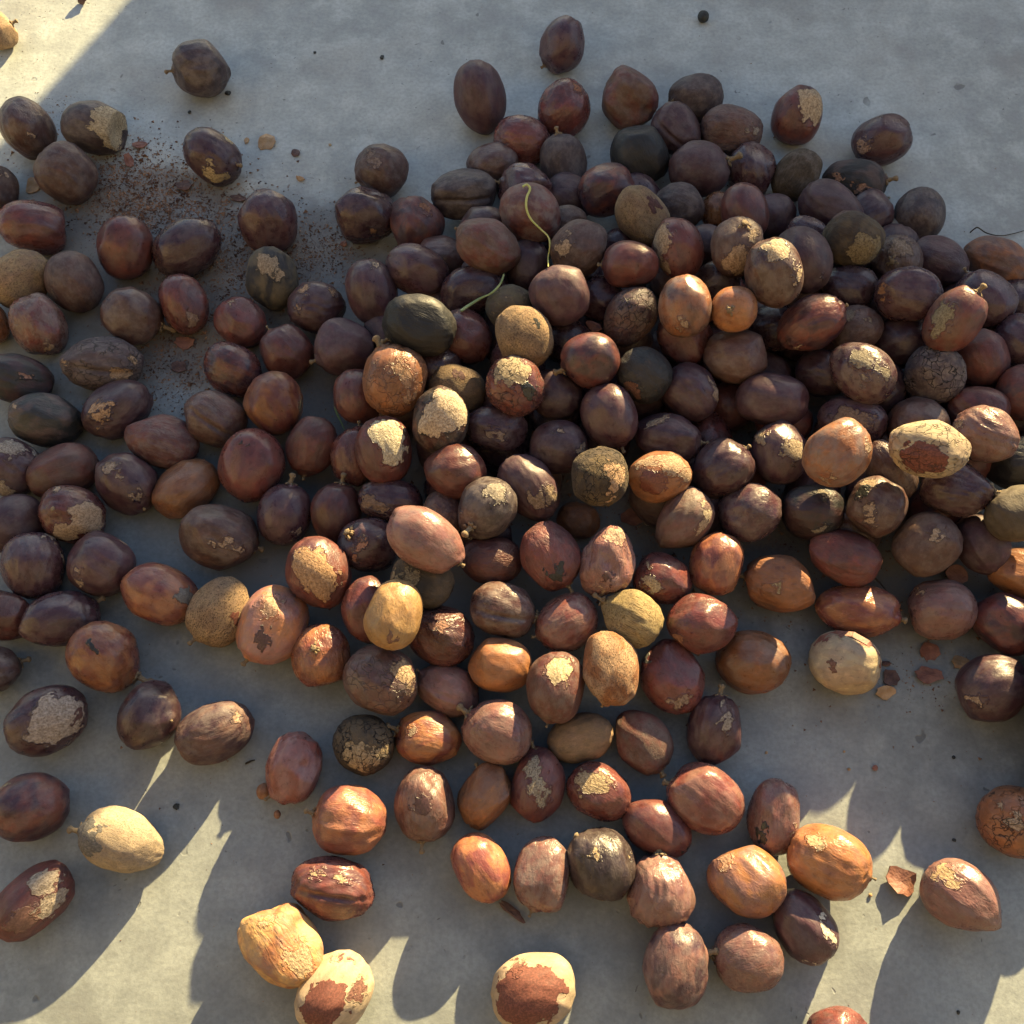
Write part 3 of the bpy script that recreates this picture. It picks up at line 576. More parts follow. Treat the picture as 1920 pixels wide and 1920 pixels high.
n(1402,1795,128,120,170,0,'p','round glossy nut with a bright top and stem at its left',h='the round nut with a bright top',tip=(1342,1791),v=.85,rough=.25)
n(530,1774,164,132,52,0,'o','blocky golden-ochre wrinkled nut',h='the blocky golden-ochre nut',lump=1.7,wr=.9,v=1.25,alt='y',blunt=2.9,dust=.5,P=((560,1795,26),(500,1725,14)),tan=(.44,.30,.15),tip=(460,1735),ss=.5)
n(625,1666,154,112,8,0,'r','red-brown nut with two glossy lengthwise ridges',h='the twin-ridged nut',groove=1,furrow=2.5,v=.95,rough=.24,P=((595,1640,10),(640,1648,10)),tan=(.44,.30,.16),lump=.9)
n(628,1863,156,128,-52,0,'w','cream nut with two torn brown patches, at the bottom',h='the cream nut with brown patches',D=(605,1885,46),dc='r',P=((672,1862,16),(643,1805,12)),tan=(.20,.075,.05),pit=.1,v=1.0)
n(1000,1857,160,132,-15,0,'w','cream nut with a central red-brown patch, near the bottom edge',h='the cream nut with a central patch',D=(988,1870,66),dc='r',P=((965,1815,14),),tan=(.20,.075,.05),pit=.1,v=1.0)
n(1572,1948,116,112,0,0,'r','red nut mostly cut off by the bottom edge',v=1.1,rough=.28,full=1)
n(1806,1684,150,116,40,0,'p','almond-like pointed nut with a bright tan shoulder',h='the almond-like pointed nut',point=.2,keel=1,P=((1785,1642,20),),tan=(.46,.30,.14),v=.9,pit=.1)
n(1906,1541,138,126,10,0,'o','orange nut with a cracked crust, cut by the right edge',h='the orange nut with a cracked crust',crack=.8,P=((1905,1545,16),(1880,1515,8)),v=.95)
# --- lower right
n(1862,1289,132,120,-32,0,'d','dark plum nut with a small tan chip low on its left',h='the dark chip-marked nut at right',P=((1835,1312,10),(1825,1308,7)),v=.95,rough=.38)
n(1888,1168,130,104,35,.1,'r','faceted purple nut',lump=1.5,alt='d',v=.85)
n(1768,1143,120,114,-10,.1,'p','shiny buff-brown nut with a torn skin flap',h='the nut with a torn skin flap',v=.95,rough=.3,D=(1716,1150,10),dc='d',P=((1730,1110,8),))
n(1607,1145,152,96,8,.1,'r','glossy flame-red nut with a shredded stem on its right',h='the glossy flame-red nut',tip=(1687,1161),v=1.25,alt='o',rough=.22,point=-.1,taper=-.1)
n(1583,1243,130,116,10,0,'w','pale grey-cream nut under a lifted strip of red skin',h='the grey-cream nut',D=(1558,1243,10),dc='b',P=((1585,1188,18),(1620,1205,12),(1548,1200,10)),tan=(.28,.09,.06),v=1.0,pit=.1)
n(1463,1094,130,104,190,.25,'o','orange-brown nut with a row of toothed scars',h='the toothed-scar nut',tip=(1401,1081),P=((1440,1105,8),(1456,1105,6)),tan=(.38,.28,.13),v=.8,lump=1.4,wr=.8)
n(1583,1044,132,98,20,.6,'r','wrinkled red nut with a square sunlit top',h='the nut with a square sunlit top',v=1.05,wr=1.1)
n(1738,1020,124,114,-45,0.7,'b','brown nut with one small blazing spot of sun',h='the nut with a blazing sun spot',v=.85,P=((1755,1000,11),))  # the spot of sun is painted as a small tan patch
n(1841,1020,116,94,62,.5,'d','violet-brown keeled nut',keel=1,v=1.25,wr=.4)
n(1920,1076,124,94,20,.4,'o','coppery sunlit nut cut by the right edge',full=1,v=.9)


# ------------------------------------------------------------------ nut shape
bm = bmesh.new(); bmesh.ops.create_icosphere(bm, subdivisions=5, radius=1)
BASE = np.array([v.co[:] for v in bm.verts]); BFACES = [[v.index for v in f.verts] for f in bm.faces]; bm.free()
tmpl = bpy.data.meshes.new('nut'); tmpl.from_pydata(BASE.tolist(), [], BFACES)
tmpl.polygons.foreach_set('use_smooth', [True] * len(tmpl.polygons)); tmpl.materials.append(M_NUT)

def shape(d, rng):
    """unit nut: long axis x, z towards the sky side"""
    pe = d.get('blunt', rng.uniform(1.98, 2.3))
    P = BASE / (np.abs(BASE) ** pe).sum(axis=1, keepdims=True) ** (1 / pe)
    lump = d.get('lump', 1.0) * 1.2
    r = np.ones(len(P))
    for k in range(7):                                    # broad lumps
        w = rng.normal(size=3) * (1.3 if k < 4 else 3.0)
        r += (.026 if k < 4 else .010) * lump * np.sin(P @ w + rng.uniform(0, 6.28))
    for k in range(3):                                    # furrows along the length
        w = rng.normal(size=3) * np.array([1.2, 6.5, 6.5]); s = np.sin(P @ w + rng.uniform(0, 6.28) + 1.2 * np.sin(P[:, 0] * 3 + k))
        r += .006 * d.get('furrow', 1.0) * lump * (1 - 2 * np.abs(s))
    Q = P * r[:, None]
    for k in range(rng.integers(3, 6)):                   # pressed flats with soft rims
        nn = rng.normal(size=3); nn /= np.linalg.norm(nn)
        dist = rng.uniform(.84, .95) if lump < 1.6 else rng.uniform(.76, .9)
        e = np.maximum(Q @ nn - dist, 0)
        Q -= np.outer(e * .62, nn)
    nd = rng.integers(1, 3) + (3 if lump > 1.9 else 0)
    for k in range(nd):                                   # dents
        dv = rng.normal(size=3); dv[2] = abs(dv[2]) if lump > 1.9 else dv[2]; dv /= np.linalg.norm(dv)
        wd = rng.uniform(.22, .45); dp = rng.uniform(.02, .06) if lump < 1.9 else rng.uniform(.07, .17)
        Q *= (1 - dp * np.exp(-(np.linalg.norm(P - dv, axis=1) / wd) ** 2))[:, None]
    th = np.arctan2(P[:, 2], P[:, 1])                     # creases running in to both poles
    pole = np.exp(-(1 - np.abs(P[:, 0])) / .16)
    Q *= (1 + .016 * pole * np.sin(th * rng.integers(6, 10) + rng.uniform(0, 6)) * min(1, .5 + d.get('wr', .3)))[:, None]
    if d.get('keel'):                                     # raised keel along the length
        ka = rng.uniform(-.5, .9); kn = np.array([0, math.sin(ka), math.cos(ka)])
        side = np.abs(Q @ np.cross([1, 0, 0], kn)); f = np.exp(-(side / .10) ** 2) * (Q @ kn > 0) * np.clip(1 - Q[:, 0] ** 2, 0, 1)
        Q += np.outer(f * .045, kn)
    if d.get('groove'):
        gn = np.array([0, -.25, .97]); side = np.abs(Q @ np.cross([1, 0, 0], gn))
        f = np.exp(-(side / .07) ** 2) * (Q @ gn > 0) * np.clip(1.1 - Q[:, 0] ** 2, 0, 1)
        Q -= np.outer(f * .12, gn)
    tp = d.get('taper', rng.uniform(-.06, .06))
    Q[:, 1:] *= (1 - tp * Q[:, 0])[:, None]
    if d.get('point'):                                    # drawn out to a point at +x
        x = np.clip(Q[:, 0], 0, None); Q[:, 1:] *= (1 - d['point'] * x ** 2)[:, None]; Q[:, 0] += .1 * x ** 3
    # keep the outline at unit half-axes
    m = np.abs(Q).max(axis=0); mid = (Q.max(axis=0) + Q.min(axis=0)) / 2
    Q = (Q - mid) / ((Q.max(axis=0) - Q.min(axis=0)) / 2)
    ang = (np.arctan2(Q[:, 1], Q[:, 0]) / (2 * math.pi) * 40).astype(int) % 40; rr = np.hypot(Q[:, 0], Q[:, 1])
    sil = np.array([rr[ang == k].max() for k in range(40) if (ang == k).any()])
    Q *= 1.035 / math.sqrt((sil ** 2).mean())
    if d['s_loc'] is not None:                            # shoulder round the stem
        sl = d['s_loc']; dd = np.linalg.norm(P - sl, axis=1)
        Q *= (1 + .03 * np.exp(-(dd / .16) ** 2) - .03 * np.exp(-((dd - .32) / .10) ** 2))[:, None]
    if d.get('cut'):                                      # broken-off face
        cn = np.array(d['cut'][0]); cn = cn / np.linalg.norm(cn)
        e = Q @ cn - d['cut'][1]
        inside = e > 0
        Q -= np.outer(np.maximum(e, 0) * 1.0, cn)
        rad = np.linalg.norm(Q - np.outer(Q @ cn, cn), axis=1)
        dish = np.where(inside, np.clip(1 - rad / .55, 0, 1) * .12, 0)
        Q -= np.outer(dish, cn)
    return Q

# ------------------------------------------------------------------ placing the pile
def frame(d):
    dr = ray(d['cx'], d['cy']); z = -dr.normalized()
    x0 = (RT - z * RT.dot(z)).normalized(); y0 = z.cross(x0)
    a = -R(d['ang'])
    x = x0 * math.cos(a) + y0 * math.sin(a); y = z.cross(x)
    return Matrix((x, y, z)).transposed()
def semis(d, t):
    k = t / F_PX / 2 * ray(d['cx'], d['cy']).length
    k2 = t / F_PX / 2
    return Vector((d['L'] * k2, d['W'] * k2, (d['W'] * .72 + min(d['L'], d['W'] * 1.12) * .25) * k2))
def halfheight(M, s): return math.sqrt(sum((s[i] * M[2][i]) ** 2 for i in range(3)))
LAYER = 0.0245
def place(d, extra=0.0):
    M = frame(d); z = .017 + d['lvl'] * LAYER
    for _ in range(4):
        p, t = at(d['cx'], d['cy'], z); s = semis(d, t); z = halfheight(M, s) * .965 + d['lvl'] * LAYER + extra
    p, t = at(d['cx'], d['cy'], z)
    return M, p, s
def radius_along(M, s, n_):
    l = M.transposed() @ n_
    return 1 / math.sqrt(sum((l[i] / s[i]) ** 2 for i in range(3)))
placed = []
order = sorted(NUTS, key=lambda d: (d['lvl'], -d['cy']))
for d in order:
    ex = 0.0
    while True:
        M, p, s = place(d, ex)
        bad = False
        for o in placed:
            if o['lvl'] >= d['lvl'] - .2: continue
            v = p - o['p']; dist = v.length
            if dist > .06: continue
            nn = v / dist
            if dist < (radius_along(M, s, nn) + radius_along(o['M'], o['s'], nn)) * .90: bad = True; break
        if not bad or ex > .022: break
        ex += .001
    d['M'], d['p'], d['s'], d['ex'] = M, p, s, ex
    placed.append(d)
# supports: nuts deep in the pile that carry the upper ones (most of them glimpsed in the gaps)
fill = []
rngf = random.Random(3)
for (u, v, l) in ((2000, 1135, 0), (2005, 1250, 0), (1998, 1350, 0), (2035, 1440, 0), (2000, 1010, .3), (2010, 900, .8), (2000, 790, 1), (2015, 660, .9), (2070, 1330, 0), (2090, 1200, 0), (2060, 1080, .5), (2000, 1195, 1), (2003, 1300, 1), (2008, 1395, 1), (2010, 1490, 0)):  # unseen nuts added past the right edge to throw shadow into view
    p_, t = at(u, v, .0150 + l * LAYER)
    M = Matrix.Rotation(rngf.uniform(0, 6), 3, 'Z')
    fill.append(dict(cx=u, cy=v, L=0, W=0, ang=0, lvl=l, kind=rngf.choice('ddrb'), look='', h=None, P=(), D=None, dc='d', M=M, p=p_, s=Vector((.018, .0152, .0152)), filler=True, off=True, stem=None))
for d in sorted(NUTS, key=lambda q: -q['lvl']):
    if d['lvl'] < .9: continue
    zb = d['p'].z - halfheight(d['M'], d['s'])
    x, y = d['p'].x, d['p'].y
    zc = zb - .014
    while zc > .010:
        near = min([((Vector((x, y, zc)) - o['p']).length) for o in placed + fill if o is not d] or [9])
        if near > .0245:
            rr = .0145
            c = Vector((x + rngf.uniform(-.003, .003), y + rngf.uniform(-.003, .003), max(zc, .0135)))
            a = rngf.uniform(0, 6.28)
            M = Matrix.Rotation(a, 3, 'Z') @ Matrix.Rotation(rngf.uniform(-.4, .4), 3, 'Y')
            v = c - CAM; t = v.dot(FW)
            fill.append(dict(cx=960 + v.dot(RT) / t * F_PX, cy=960 - v.dot(UP) / t * F_PX, L=0, W=0, ang=0, lvl=zc / LAYER, kind=rngf.choice('dddrb'), look='', h=None, P=(), D=None, dc='d', s_=None, s=None,
                             M=M, p=c, sv=Vector((rr * 1.12, rr, rr)), filler=True))
            fill[-1]['s'] = fill[-1]['sv']; fill[-1]['stem'] = None
        zc -= .026
HULL = [(760, 470), (850, 330), (960, 300), (1130, 350), (1240, 240), (1400, 250), (1600, 330), (1700, 450), (1900, 500), (1925, 900), (1700, 1000), (1400, 1010), (1000, 1000), (760, 900), (690, 760), (720, 620)]
def inside(u, v):
    c_ = False
    for (x1, y1), (x2, y2) in zip(HULL, HULL[1:] + HULL[:1]):
        if (y1 > v) != (y2 > v) and u < (x2 - x1) * (v - y1) / (y2 - y1) + x1: c_ = not c_
    return c_
for v in range(310, 1000, 16):
    for u in range(700, 1925, 16):
        if not inside(u, v): continue
        p_, t = at(u, v, .0140)
        if min((p_ - o['p']).length for o in placed + fill) < .0262: continue
        a = rngf.uniform(0, 6.28)
        M = Matrix.Rotation(a, 3, 'Z') @ Matrix.Rotation(rngf.uniform(-.4, .4), 3, 'Y')
        fill.append(dict(cx=u, cy=v, L=0, W=0, ang=0, lvl=0, kind=rngf.choice('dddrb'), look='', h=None, P=(), D=None, dc='d', M=M, p=p_, s=Vector((.016, .0142, .0142)), filler=True, stem=None))
for d in NUTS: d['stem'] = d.get('tip')

# ------------------------------------------------------------------ labels
DIRS = [('right of', 0), ('lower right of', 45), ('below', 90), ('lower left of', 135), ('left of', 180), ('upper left of', 225), ('above', 270), ('upper right of', 315)]
def sector(a, b):
    an = math.degrees(math.atan2(b['cy'] - a['cy'], b['cx'] - a['cx'])) % 360
    return int(((an + 22.5) % 360) // 45)
marks = [d for d in NUTS if d['h']]
inframe = [d for d in NUTS]
best = {}
for m in marks:
    for k in range(8):
        c = [(math.hypot(e['cx'] - m['cx'], e['cy'] - m['cy']), i) for i, e in enumerate(NUTS) if e is not m and sector(m, e) == k]
        if c:
            dist, i = min(c)
            best.setdefault(i, []).append((dist, k, m))
missing = []
for i, d in enumerate(NUTS):
    if d['h']: d['label'] = d['look']; continue
    if d.get('full'): d['label'] = d['look']; continue
    if i in best:
        dist, k, m = min(best[i], key=lambda q: q[0])
        if dist < 330:
            lab = '%s %s %s' % (d['look'], ('just ' if dist < 170 else '') + DIRS[k][0], m['h'])
            if len(lab.split()) > 16: lab = lab.replace(' just ', ' ').replace('lower left of', 'below').replace('upper left of', 'above')
            d['label'] = lab; continue
    missing.append((d['cx'], d['cy'], d['look'])); d['label'] = d['look']
if missing: print('NO CLAUSE', missing)
_seen = {}
for d in NUTS:
    if d['label'] in _seen: print('DUP', d['label'])
    _seen[d['label']] = 1
    nw = len(d['label'].split())
    if nw > 16 or nw < 4: print('WORDS', nw, d['label'])

# ------------------------------------------------------------------ stems
def make_stem(seed, L=1.0, part='stem'):
    rg = random.Random(seed); bm = bmesh.new()
    def tube(pts, rad, seg=7):
        rings = []
        for i, (p, r_) in enumerate(zip(pts, rad)):
            t = (pts[min(i + 1, len(pts) - 1)] - pts[max(i - 1, 0)]).normalized()
            u = t.orthogonal().normalized(); v = t.cross(u)
            rings.append([bm.verts.new(p + (u * math.cos(6.283 * k / seg) + v * math.sin(6.283 * k / seg)) * r_ * rg.uniform(.8, 1.2)) for k in range(seg)])
        for a, b in zip(rings, rings[1:]):
            for k in range(seg): bm.faces.new((a[k], a[(k + 1) % seg], b[(k + 1) % seg], b[k]))
        bm.faces.new(rings[0][::-1]); bm.faces.new(rings[-1])
    bend = Vector((rg.uniform(-.3, .3), rg.uniform(-.3, .3), 0))
    pts = [Vector((0, 0, z)) + bend * z * z * .25 for z in (-.35, 0, .35, .75, 1.05, 1.3, 1.42)]
    if part == 'stem': tube([p * L if p.z > 0 else p for p in pts], [.56, .50, .38, .36, .54, .50, .22])
    if part == 'calyx':
        for k in range(7):
            a = 6.283 * k / 7 + rg.uniform(-.3, .3); c, s_ = math.cos(a), math.sin(a); ln = rg.uniform(.6, 1.1)
            u = Vector((c, s_, 0)); w = Vector((-s_, c, 0))
            q = [u * .35 + Vector((0, 0, .25)), u * ln * .8 + w * .28 + Vector((0, 0, .05)), u * ln * 1.25 + Vector((0, 0, rg.uniform(-.15, .1))), u * ln * .8 - w * .28 + Vector((0, 0, .05))]
            top = [bm.verts.new(x) for x in q]; bot = [bm.verts.new(x - Vector((0, 0, .12))) for x in q]
            bm.faces.new(top); bm.faces.new(bot[::-1])
            for i in range(4): bm.faces.new((top[i], bot[i], bot[(i + 1) % 4], top[(i + 1) % 4]))
    me = bpy.data.meshes.new(part); bm.to_mesh(me); bm.free()
    me.polygons.foreach_set('use_smooth', [True] * len(me.polygons)); me.materials.append(M_STEM)
    return me
STEMS = [make_stem(k, l) for k, l in ((1, 1), (2, 1.4), (3, .8), (4, 1.1), (5, 1.2))]
CALYX = [make_stem(k, 1, 'calyx') for k in range(1, 6)]
SCAR = make_stem(9, .35)

# ------------------------------------------------------------------ build
def build(i, d):
    rng = np.random.default_rng(100 + i)
    sv = d['s'] if isinstance(d['s'], Vector) else d['s']
    s = Vector(sv); M = d['M']
    def loc(x, y, face=True):
        dx, dy = (x - d['cx']), -(y - d['cy']); a = -R(d['ang'])
        u = (dx * math.cos(a) + dy * math.sin(a)) / (d['L'] / 2); v = (-dx * math.sin(a) + dy * math.cos(a)) / (d['W'] / 2)
        l = math.hypot(u, v)
        if l > .97: u, v = u / l * .97, v / l * .97
        return np.array([u, v, math.sqrt(max(0, 1 - u * u - v * v))])
    tip = d['stem']
    d['s_loc'] = loc(*tip) if tip else None
    if d['s_loc'] is not None and math.hypot(tip[0] - d['cx'], tip[1] - d['cy']) > .42 * min(d['L'], d['W']):
        v = d['s_loc'].copy(); v[2] = .12 if math.hypot(v[0], v[1]) > .9 else v[2]; d['s_loc'] = v / np.linalg.norm(v)
    Q = shape(d, rng) * np.array(s[:])
    me = tmpl.copy(); me.name = 'nut'
    me.vertices.foreach_set('co', Q.ravel()); me.update()
    o = bpy.data.objects.new('nut', me); COL.objects.link(o)
    o.matrix_world = Matrix.Translation(d['p']) @ M.to_4x4()
    skin, alt, rough, wr, dust = KIND[d['kind']]; bb = 1.0
    j = rng.uniform(.86, 1.14); hue = rng.uniform(.94, 1.06)
    v = d.get('v', 1.0) * (1.15 if d['cy'] > 1000 and d['kind'] in 'rop' else 1.0) * (.72 if d['kind'] in 'dgkb' else .80 if d['kind'] in 'r' else .92)  # sunlit look put into the skin: reddish nuts low in frame lightened
    o['semi'] = [float(x) for x in s]
    o['seed'] = [float(x) for x in rng.uniform(-20, 20, 3)]
    alt = d.get('alt') and KIND[d['alt']][0] or alt
    bb = 1.16 if d['kind'] in 'dbrgp' else 1.0
    o['skin'] = [skin[0] * j * v, skin[1] * j * hue * v, skin[2] * j * v * bb]
    o['skin_alt'] = [alt[0] * j * v, alt[1] * j * v, alt[2] * j * hue * v * bb]
    tn = d.get('tan', TAN0); lu = sum(tn) / 3 * .95
    o['tan'] = [x * .76 + lu * .24 for x in tn]
    o['dark_tone'] = list(DARK0[d['dc']])
    o['rough'] = float(d.get('rough', rough + rng.choice([-.05, 0, .06, .20])))
    o['wrinkle'] = float(d.get('wr', wr)); o['dust'] = float(d.get('dust', dust))
    o['pit'] = float(d.get('pit', .5)); o['pit_all'] = float(d.get('pita', 0.8 if d['kind'] == 't' else 0.0))
    o['crack'] = float(d.get('crack', 0.0)); o['fibre'] = float(d.get('fib', 1.0 if d['kind'] == 'f' else 0.0))
    o['wear'] = float(d.get('wear', 0.0))
    k = 1
    for q in list(d['P'])[:3]:
        o['spot%d' % k] = [float(x) for x in loc(q[0], q[1])]; o['spot%d_r' % k] = float(q[2] / ((d['L'] + d['W']) / 4)); k += 1
    while k <= 3: o['spot%d' % k] = [9.0, 9.0, 9.0]; o['spot%d_r' % k] = 0.0; k += 1
    if d['D']: o['spot4'] = [float(x) for x in loc(d['D'][0], d['D'][1])]; o['spot4_r'] = float(d['D'][2] / ((d['L'] + d['W']) / 4))
    else: o['spot4'] = [9.0, 9.0, 9.0]; o['spot4_r'] = 0.0
    if d.get('off'): tag(o, 'unseen brown nut added beyond the right edge to cast shadow', 'nut', 'unseen shadow-casting nuts beyond the right edge')
    elif d.get('filler'):
        
        m = min([e for e in marks if e['look'] not in _used], key=lambda e: math.hypot(e['cx'] - d['cx'], e['cy'] - d['cy'])); _used.add(m['look'])
        tag(o, 'dark nut buried low under or beside ' + m['h'], 'nut', 'nuts buried low in the pile')
    else: tag(o, d['label'], 'nut', 'dried nuts spread on the concrete')
    if d['s_loc'] is not None:
        c = Vector([d['s_loc'][q_] * s[q_] for q_ in range(3)])
        nrm = Vector([d['s_loc'][q_] / s[q_] for q_ in range(3)]).normalized()
        scar = d.get('scar')
        k_ = min(s) * (.235 if not scar else .25) * d.get('ss', 1.0)
        for part, me_ in (('stem', SCAR if scar else STEMS[i % 5]), ('calyx', CALYX[i % 5])):
          st = bpy.data.objects.new(part, me_); COL.objects.link(st)
          st.parent = o
          st.matrix_local = Matrix.Translation(c * 1.01) @ nrm.to_track_quat('Z', 'Y').to_matrix().to_4x4() @ Matrix.Diagonal((k_, k_, k_ * 1.15, 1))
    return o
_used = set()
OBJ = [build(i, d) for i, d in enumerate(NUTS)]
for i, d in enumerate(fill): build(1000 + i, d)
print('NUTS', len(NUTS), 'FILL', len(fill))

# ------------------------------------------------------------------ small things
def pxm(z=0.0, u=960, v=960): return at(u, v, z)[1] / F_PX      # metres per photo pixel
# lifted strip of red skin on the grey-cream nut, flap on the buff nut
def skin_strip(host, pts, width, mat, name='loose_skin'):
    """a thin curled strip of skin standing off the nut's surface; pts in photo pixels"""
    d = host; verts = []; M, p, s = d['M'], d['p'], Vector(d['s'])
    for (x, y, w, lift) in pts:
        dx, dy = x - d['cx'], -(y - d['cy']); a = -R(d['ang'])
        u = (dx * math.cos(a) + dy * math.sin(a)) / (d['L'] / 2); v = (-dx * math.sin(a) + dy * math.cos(a)) / (d['W'] / 2)
        l = math.hypot(u, v)
        if l > .99: u, v = u / l * .99, v / l * .99
        top = Vector((u, v, math.sqrt(max(0, 1 - u * u - v * v))))
        verts.append((top, w, lift))
    bm = bmesh.new(); rows = []
    for i, (c, w, lift) in enumerate(verts):
        t = (verts[min(i + 1, len(verts) - 1)][0] - verts[max(i - 1, 0)][0]).normalized()
        side = c.cross(t).normalized()
        a_ = (c + side * w).normalized() * (1.0 + lift); b_ = (c - side * w).normalized() * (1.015)
        row = []
        for q, k in ((a_, 1), (a_, .975), (b_, .985), (b_, 1.0)):
            row.append(bm.verts.new(Vector((q.x * s.x, q.y * s.y, q.z * s.z)) * k))
        rows.append(row)
    for a, b in zip(rows, rows[1:]):
        for k in range(4): bm.faces.new((a[k], a[(k + 1) % 4], b[(k + 1) % 4], b[k]))
    bm.faces.new(rows[0][::-1]); bm.faces.new(rows[-1])
    bmesh.ops.recalc_face_normals(bm, faces=bm.faces[:])
    me = bpy.data.meshes.new(name); bm.to_mesh(me); bm.free(); me.materials.append(mat)
    o = bpy.data.objects.new(name, me); COL.objects.link(o); return o
def host(cx, cy):
    i = min(range(len(NUTS)), key=lambda k: math.hypot(NUTS[k]['cx'] - cx, NUTS[k]['cy'] - cy)); return NUTS[i], OBJ[i]
d, o = host(1583, 1243)
st = skin_strip(d, [(1530, 1212, .05, .03), (1545, 1198, .10, .08), (1572, 1190, .11, .09), (1600, 1193, .12, .10), (1625, 1208, .10, .10), (1641, 1230, .08, .08), (1646, 1252, .03, .03)], 0, M_FLAKE_R); st.parent = o
d, o = host(1768, 1143)
st = skin_strip(d, [(1712, 1118, .06, .03), (1722, 1104, .14, .12), (1736, 1094, .10, .08), (1748, 1090, .03, .02)], 0, M_FLAKE_R); st.parent = o
d, o = host(1597, 451)
st = skin_strip(d, [(1562, 412, .05, .05), (1580, 402, .10, .10), (1605, 402, .08, .08), (1622, 412, .03, .02)], 0, M_FLAKE_D); st.parent = o
# tiny dried berries trailing from the misshapen nut
d, o = host(551, 1440)
for (bx, by, br) in ((494, 1484, 13.5), (520, 1527, 7)):
    p, t = at(bx, by, .006); rr = br * t / F_PX
    bm = bmesh.new(); bmesh.ops.create_icosphere(bm, subdivisions=3, radius=1)
    for v in bm.verts: v.co = Vector((v.co.x * rr * .92, v.co.y * rr * 1.15, v.co.z * rr)) * (1 + .06 * math.sin(v.co.x * 7 + v.co.z * 5))
    me = bpy.data.meshes.new('berry'); bm.to_mesh(me); bm.free(); me.polygons.foreach_set('use_smooth', [True] * len(me.polygons)); me.materials.append(M_BERRY)
    b = bpy.data.objects.new('berry', me); COL.objects.link(b); b.parent = o
    b.matrix_parent_inverse = Matrix.Identity(4); b.matrix_local = o.matrix_world.inverted() @ Matrix.Translation((p.x, p.y, max(rr, .006)))

# flakes of skin, countable ones
def flake(u, v, w, h, ang, mat, label, kind='flake', z=0.0, tilt=0.15, name='skin_flake', curl=.25, seed=0):
    rg = random.Random(seed + u * 13 + v); p, t = at(u, v, z); k = t / F_PX
    N = 16; ring = []; ring2 = []
    bm = bmesh.new(); c = bm.verts.new((0, 0, w * k * .06)); mid = []
    for i in range(N):
        a = 6.283 * i / N; r_ = 1 + rg.uniform(-.20, .12)
        ring.append(Vector((math.cos(a) * w / 2 * k * r_, math.sin(a) * h / 2 * k * r_, 0)))
    rad = max(w, h) * k / 2
    def zz(q): return curl * (q.x / rad) ** 2 * rad + .10 * rad * math.sin(q.y / rad * 3 + seed)
    top = []; bot = []; mt = []; th = .0007
    for q in ring:
        top.append(bm.verts.new((q.x, q.y, zz(q) + th))); bot.append(bm.verts.new((q.x, q.y, zz(q))))
        m_ = q * .55; mt.append(bm.verts.new((m_.x, m_.y, zz(m_) + th * 1.4)))
    c.co.z = th * 1.5
    cb = bm.verts.new((0, 0, 0))
    for i in range(N):
        j = (i + 1) % N
        bm.faces.new((top[i], top[j], mt[j], mt[i])); bm.faces.new((mt[i], mt[j], c)); bm.faces.new((bot[j], bot[i], cb)); bm.faces.new((top[j], top[i], bot[i], bot[j]))
    bmesh.ops.recalc_face_normals(bm, faces=bm.faces[:])
    me = bpy.data.meshes.new(name); bm.to_mesh(me); bm.free(); me.materials.append(mat)
    o = bpy.data.objects.new(name, me); COL.objects.link(o)
    o.location = (p.x, p.y, z + rad * math.sin(tilt) * .8 + .0003)
    o.rotation_euler = (tilt, tilt * .5, -R(ang))
    return tag(o, label, kind, 'flakes of dried skin on the concrete')
flake(501, 268, 34, 38, 10, M_FLAKE_T, 'oval tan flake right of the dark nut with yellow patches', seed=1, tilt=.05)
flake(555, 288, 17, 19, 30, M_FLAKE_D, 'small squarish dark purple flake right of the oval tan flake', seed=2, tilt=.05)
flake(463, 265, 10, 14, 20, M_FLAKE_T, 'tiny tan flake left of the oval tan flake', seed=3, tilt=.05)
flake(263, 274, 32, 15, -5, M_FLAKE_R, 'dull red flake below the nut broken open at one end', seed=4, tilt=.1)
flake(243, 305, 17, 30, -20, M_FLAKE_R, 'upright red flake standing above the crumb field', seed=5, tilt=.35)
flake(64, 350, 28, 34, 20, M_FLAKE_T, 'yellowish flake left of the round dull purple-brown nut', seed=6, tilt=.12)
flake(564, 337, 18, 9, 20, M_FLAKE_T, 'small tan sliver below the squarish dark flake', seed=7, tilt=.05)
flake(645, 458, 14, 13, 0, M_FLAKE_R, 'tiny pink-brown flake under the squarish dark nut', seed=8, tilt=.05)
flake(1686, 1654, 54, 62, -55, M_FLAKE_R, 'large ragged brown flake in the sunlit strip left of the pointed nut', seed=9, tilt=.22, curl=.35)
flake(1738, 1267, 52, 34, 0, M_FLAKE_R, 'reddish flake on shaded concrete right of the grey-cream nut', seed=10, tilt=.08)
flake(1669, 1271, 32, 30, 60, M_FLAKE_D, 'dark violet flake just right of the grey-cream nut', seed=11, tilt=.04)
flake(1658, 1299, 38, 28, -10, M_FLAKE_T, 'crumbly ochre flake below the dark violet flake', seed=12, tilt=.06)
flake(1742, 1222, 40, 34, 0, M_FLAKE_R, 'faint brown flake below the nut with a torn skin flap', seed=13, tilt=.04)
flake(1660, 1245, 18, 10, 0, M_FLAKE_D, 'tiny black flake above the dark violet flake', seed=14, tilt=.04)
flake(1800, 1243, 36, 26, 20, M_FLAKE_T, 'shaded brown flake above left of the dark chip-marked nut', seed=15, tilt=.06)
flake(1790, 1080, 46, 40, 50, M_FLAKE_R, 'curled bark-like flake between the sun-spot nut and the flap nut', seed=16, tilt=.5, z=.006)
flake(1187, 970, 50, 38, -10, M_FLAKE_R, 'thin brown flake in the dark hollow left of the hook-patched nut', seed=17, tilt=.1)
flake(1640, 1440, 11, 11, 0, M_FLAKE_R, 'pinkish speck-sized flake right of the narrow sunlit streak', seed=18, tilt=.05)
